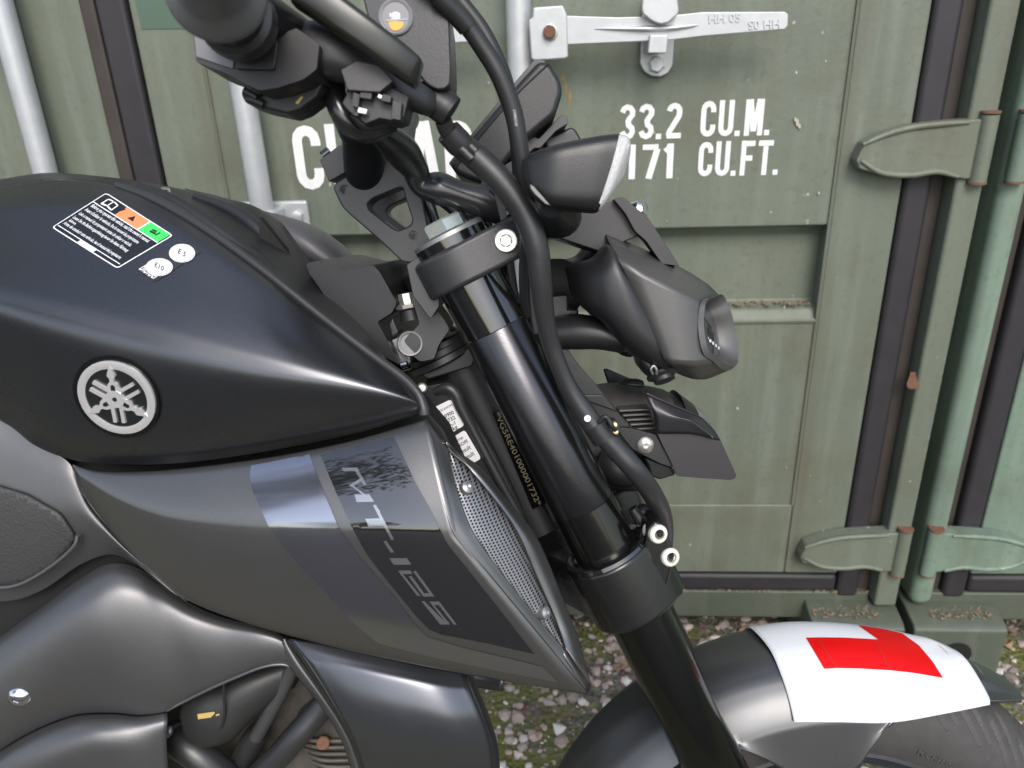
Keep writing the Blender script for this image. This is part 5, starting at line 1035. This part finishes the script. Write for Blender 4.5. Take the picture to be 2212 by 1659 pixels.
wing = plate('headlamp_wing', HZ2([(945, 538), (965, 535), (1200, 650), (1400, 730), (1540, 800), (1660, 920), (1720, 1020), (1885, 1390), (1870, 1425), (1815, 1440), (1270, 1400), (1200, 1240), (1110, 1060), (1060, 950), (1040, 780), (970, 610)]), -.078, .005, mat('wing_black', (.06, .058, .062), .36, metal=.7, rvar=.04), bike, S, .002, rnd=3)
patch('wing_facet', [[HZ2([p])[0] for p in r] for r in ([(950, 545, -.0785), (1200, 655, -.0785), (1400, 735, -.0785), (1540, 805, -.0785), (1655, 925, -.0785), (1715, 1025, -.0785)], [(1000, 680, -.083), (1180, 740, -.084), (1360, 800, -.085), (1440, 830, -.085), (1540, 900, -.085), (1650, 990, -.084)], [(1050, 800, -.083), (1200, 805, -.085), (1340, 815, -.086), (1420, 840, -.086), (1530, 920, -.086), (1640, 1000, -.085)], [(1070, 960, -.081), (1200, 960, -.082), (1340, 960, -.083), (1420, 965, -.083), (1530, 985, -.083), (1645, 1020, -.083)])], wing.data.materials[0], wing, S, nu=4, nv=4, solid=.002)
wp = plate('wing_plate', HZ2([(670, 905), (690, 900), (800, 905), (1050, 970), (1100, 1060), (1200, 1240), (1225, 1310), (1100, 1270), (900, 1170), (800, 1110), (680, 960)]), -.074, .006, PLAS, bike, S, .002, rnd=4)
plate('wing_underside', HZ2([(930, 1210), (1225, 1310), (1260, 1390), (1090, 1440), (1000, 1400), (970, 1290)]), -.070, .05, DARK, wp, S, .002)
wb = S.at((1394, 961, -.0745)); lathe('wing_bolt', wb, wb-SD, [(0, .0072), (.0012, .0070), (.003, .0050), (.0036, .0026), (.003, .0022), (.0028, .0001)], ALU, wp, 30)
b2 = S.at((1340, 1008, -.060)); lathe('stay_bolt', b2, b2-SD, [(-.004, .0095), (.001, .0095), (.0015, .0045), (.004, .0045), (.0042, .0001)], ALU, st, 26)
tube('stay_grommet', [(1300, 1000, -.05), (1340, 1010, -.056), (1370, 1016, -.05)], [.014, .017, .014], RUB, st, S); tube('lower_stay', [(1240, 1050, -.03), (1300, 1040, -.04), (1360, 1042, -.04), (1400, 1035, -.03)], .008, PLAS, st, S)
tube('cable_tie', [(1296, 912, -.136), (1306, 900, -.138), (1314, 906, -.138), (1322, 920, -.138), (1330, 930, -.136)], .0018, PLAS, bh, S, seg=8); 
for px, py in ((1328, 918), (1330, 933)): lathe('tie_pin', S.at((px, py, -.136)), S.at((px, py, -.15)), [(0, .002), (.0012, .0018), (.0016, .0006)], mat('brass', (.7, .5, .2), .3, metal=.9), bh, 12)
plate('tie_block', [(1312, 912), (1330, 908), (1342, 930), (1334, 944), (1318, 934)], -.134, .012, PLAS, bh, S, .002, rnd=3)
plate('headlamp_wing', [(1303, 797), (1312, 797), (1372, 823), (1420, 850), (1450, 880), (1470, 940), (1380, 950), (1330, 880)], .052, .005, PLAS, bike, S, .002)
plate('reflector_bracket', [(1305, 1060), (1350, 1045), (1360, 1065), (1345, 1090), (1320, 1080)], .02, .004, mat('grey_tab', (.10, .10, .09), .5), bike, S, .001)
nip = tube('bleed_nipple', [(1366, 1098, -.085), (1376, 1112, -.085), (1384, 1122, -.085)], [.004, .0048, .006], RUB, bike, S, seg=14)
tube('nipple_cap', [(1378, 1112, -.08), (1392, 1106, -.08), (1398, 1112, -.08)], [.006, .007, .004], RUB, nip, S)

# ------------------------------------------------------------------ front wheel and mudguard
WC = (.284, .2800); TR = .279
def ws(phi, r, y): return S.toB @ Vector((WC[0]+r*math.sin(phi), y, WC[1]+r*math.cos(phi)))   # phi from the top, forwards positive
def tyre_profile(s):         # s from -1 (near bead) to 1 (far bead): lateral, radius
    y = .050*math.sin(s*1.95)/math.sin(1.50) if abs(s) < .8 else None
    a = s*2.15; return (.052*math.sin(a)*(1 if abs(a) < 1.57 else 1), TR-.058*(1-math.cos(a)))
ns = 120; nph = 360; V = []; 
phis = np.concatenate([np.linspace(0, 1.05, 420, endpoint=False), np.linspace(1.05, 2*math.pi, 110, endpoint=False)]); nph = len(phis)
for ph in phis:
    for j in range(ns):
        s = -1+2*j/(ns-1); y, r = tyre_profile(s); d = 0; u = abs(s)*2.15
        if 0 <= ph < 1.05 and u < 1.25:
            per = .150; c = .22*(u/1.25)**1.7
            for k, (u0, u1, off) in enumerate(((.12, 1.08, 0), (.70, 1.22, .075))):
                dd = abs(((ph-off-(-c if s < 0 else c)*(-1)+per/2) % per)-per/2)*TR
                w_ = .0046*(1-.5*max(0, (u-u0)/(u1-u0)))
                if u0 < u < u1 and dd < w_: d = .0055*(1-(dd/w_)**4)
            if abs(abs(y)-.004) < .0017 and False: d = .003
        V.append(ws(ph, r-d, y))
wheel = mk('tyre', V, grid_faces(nph, ns)+[((nph-1)*ns+j, (nph-1)*ns+j+1, j+1, j) for j in range(ns-1)], TYRE, bike, ang=50)
def wheel_lathe(name, prof, m, par, n=96):
    V = [ws(2*math.pi*k/n, r, y) for y, r in prof for k in range(n)]; return mk(name, V, grid_faces(len(prof), n, True), m, par)
rimm = wheel_lathe('rim', [(-.046, TR-.078), (-.048, TR-.086), (-.044, TR-.090), (-.040, TR-.098), (-.02, TR-.102), (.02, TR-.102), (.040, TR-.098), (.044, TR-.090), (.048, TR-.086), (.046, TR-.078)], mat('rim_black', (.03, .032, .04), .28), wheel)
for k in range(10):
    a = 2*math.pi*k/10; tube('spoke', [ws(a+.1, .04, 0), ws(a+.04, .11, 0), ws(a, TR-.10, 0)], [.013, .011, .010], rimm.data.materials[0], rimm)
lathe('hub', S.loc(WC[0], -.06, WC[1]), S.loc(WC[0], .06, WC[1]), [(0, .03), (.12, .03)], CAST, rimm)
# sidewall lettering
V, Fc = text2d('MICHELIN', .0085, .0001); yy, rr = -.0530, TR-.066
mk('sidewall_lettering', [ws(.36+x/rr, rr-.0045+y, -.0518-.0004) for x, y in V], Fc, mat('raised_rubber', (.06, .056, .052), .6), wheel, smooth=False)
# mudguard
RG = .2922
def hwid(ph):
    return float(np.interp(ph, [.12, .22, .3, .45, .58, .66, .69, .705], [.068, .060, .053, .044, .039, .030, .020, .004]))
def fend(ph, s):              # s -1..1 across
    a = abs(s); k = hwid(ph)/.068
    rmin = np.interp(ph, [-1.2, -.45, -.25, .02, .06, .12, .20, .30, .46, .64], [.255, .248, .195, .188, .196, .228, .260, .276, .283, .287])
    if a < .72:
        y = .068*math.sin(a/.72*math.pi/2); r = RG-float(np.interp(y, [0, .012, .022, .034, .046, .056, .062, .066, .068], [0, .0006, .002, .0075, .0155, .0275, .0375, .046, .052]))
    else:
        y = .068+.003*(a-.72)/.28; r = RG-.052-(RG-.052-rmin)*(a-.72)/.28 if rmin < RG-.052 else RG-.052
    if k < .999: r = RG-float(np.interp(y*k, [0, .012, .022, .034, .046, .056, .062, .066, .068], [0, .0006, .002, .0075, .0155, .0275, .0375, .046, .052]))-.002*a
    r = max(r, rmin)-.007*min(1, max(0, (ph-.10)/.12))*(1 if ph < .5 else max(0, 1-(ph-.5)/.15))*min(1, max(0, (y*k-.022)/.02))
    r += .010*max(0, min(1, (ph-.47)/.2))
    return ws(ph, r, math.copysign(y*k, s))
G = [[fend(ph, s) for s in np.linspace(-1, 1, 61)] for ph in np.concatenate([np.linspace(-1.2, .56, 76), np.linspace(.575, .66, 8), np.linspace(.667, .7048, 8)])]
fen = mk('mudguard', [v for r in G for v in r], grid_faces(len(G), 61), mat('mudguard_grey', (.12, .122, .125), .38, metal=.8, flake=.35, rvar=.03), bike, solid=.0025, ang=60)
# learner plate: bent white sheet with a red L
lp = [[(1600, 1372, .055), (1700, 1366, .055), (1830, 1372, .055), (1960, 1396, .052), (2040, 1436, .05)],
      [(1618, 1354, .018), (1715, 1343, .018), (1830, 1347, .016), (1930, 1362, .014), (1992, 1377, .012)],
      [(1661, 1399, -.022), (1760, 1390, -.022), (1880, 1392, -.022), (1990, 1410, -.022), (2056, 1400, -.012)],
      [(1688, 1459, -.046), (1790, 1452, -.046), (1905, 1455, -.046), (2020, 1462, -.044), (2092, 1430, -.030)],
      [(1705, 1513, -.060), (1805, 1508, -.060), (1915, 1512, -.060), (2040, 1506, -.056), (2134, 1500, -.046)],
      [(1716, 1560, -.070), (1805, 1560, -.070), (1925, 1561, -.069), (2040, 1542, -.064), (2139, 1522, -.054)]]
lpl = patch('learner_plate', lp, LPW, bike, S, nu=8, nv=8, solid=.0008); tag(lpl, label='white plate with a red L wrapped over the mudguard')
Tl = bvh(lpl)
LZ_ = lambda pts: q(1474.7, 1106, 3, pts)
L_ = LZ_([(800, 818), (900, 816), (1050, 818), (1268, 830), (1140, 738), (1300, 762), (1420, 790), (1530, 868), (1620, 975), (1685, 1077), (1500, 1045), (1350, 1028), (1150, 1016), (1000, 1013), (917, 1018)])
lr = decal('letter_l', L_, Tl, LPR, lpl, .0008, 12); tag(lr, label='red letter L')
V, Fc = text2d('LRG1', 14, .1); project('plate_print', V, Fc, Tl, mat('pale_red_print', (.75, .25, .25), .5), lpl, .0006, lambda x, y: (2028+x*.7-y*.3, 1396+x*.62-y*.6), False)
for pts in (((1768, 1381), (1784, 1410), (1806, 1442)), ((1890, 1386), (1904, 1414), (1922, 1448))):
    Vv, Ff = stroke(resample(pts, 12), 1.0); project('plate_crease', Vv, Ff, Tl, mat('crease_red', (.40, .03, .03), .5), lpl, .0012)
# maker's name on the mudguard tip
V, Fc = text2d('YAMAHA', 26, .6); Tf = bvh(fen)
project('mudguard_lettering', V, Fc, Tf, mat('faded_print', (.15, .16, .16), .4), fen, .0032, lambda x, y: (2062+x*.58-y*.28, 1394+x*.70-y*.62), False)
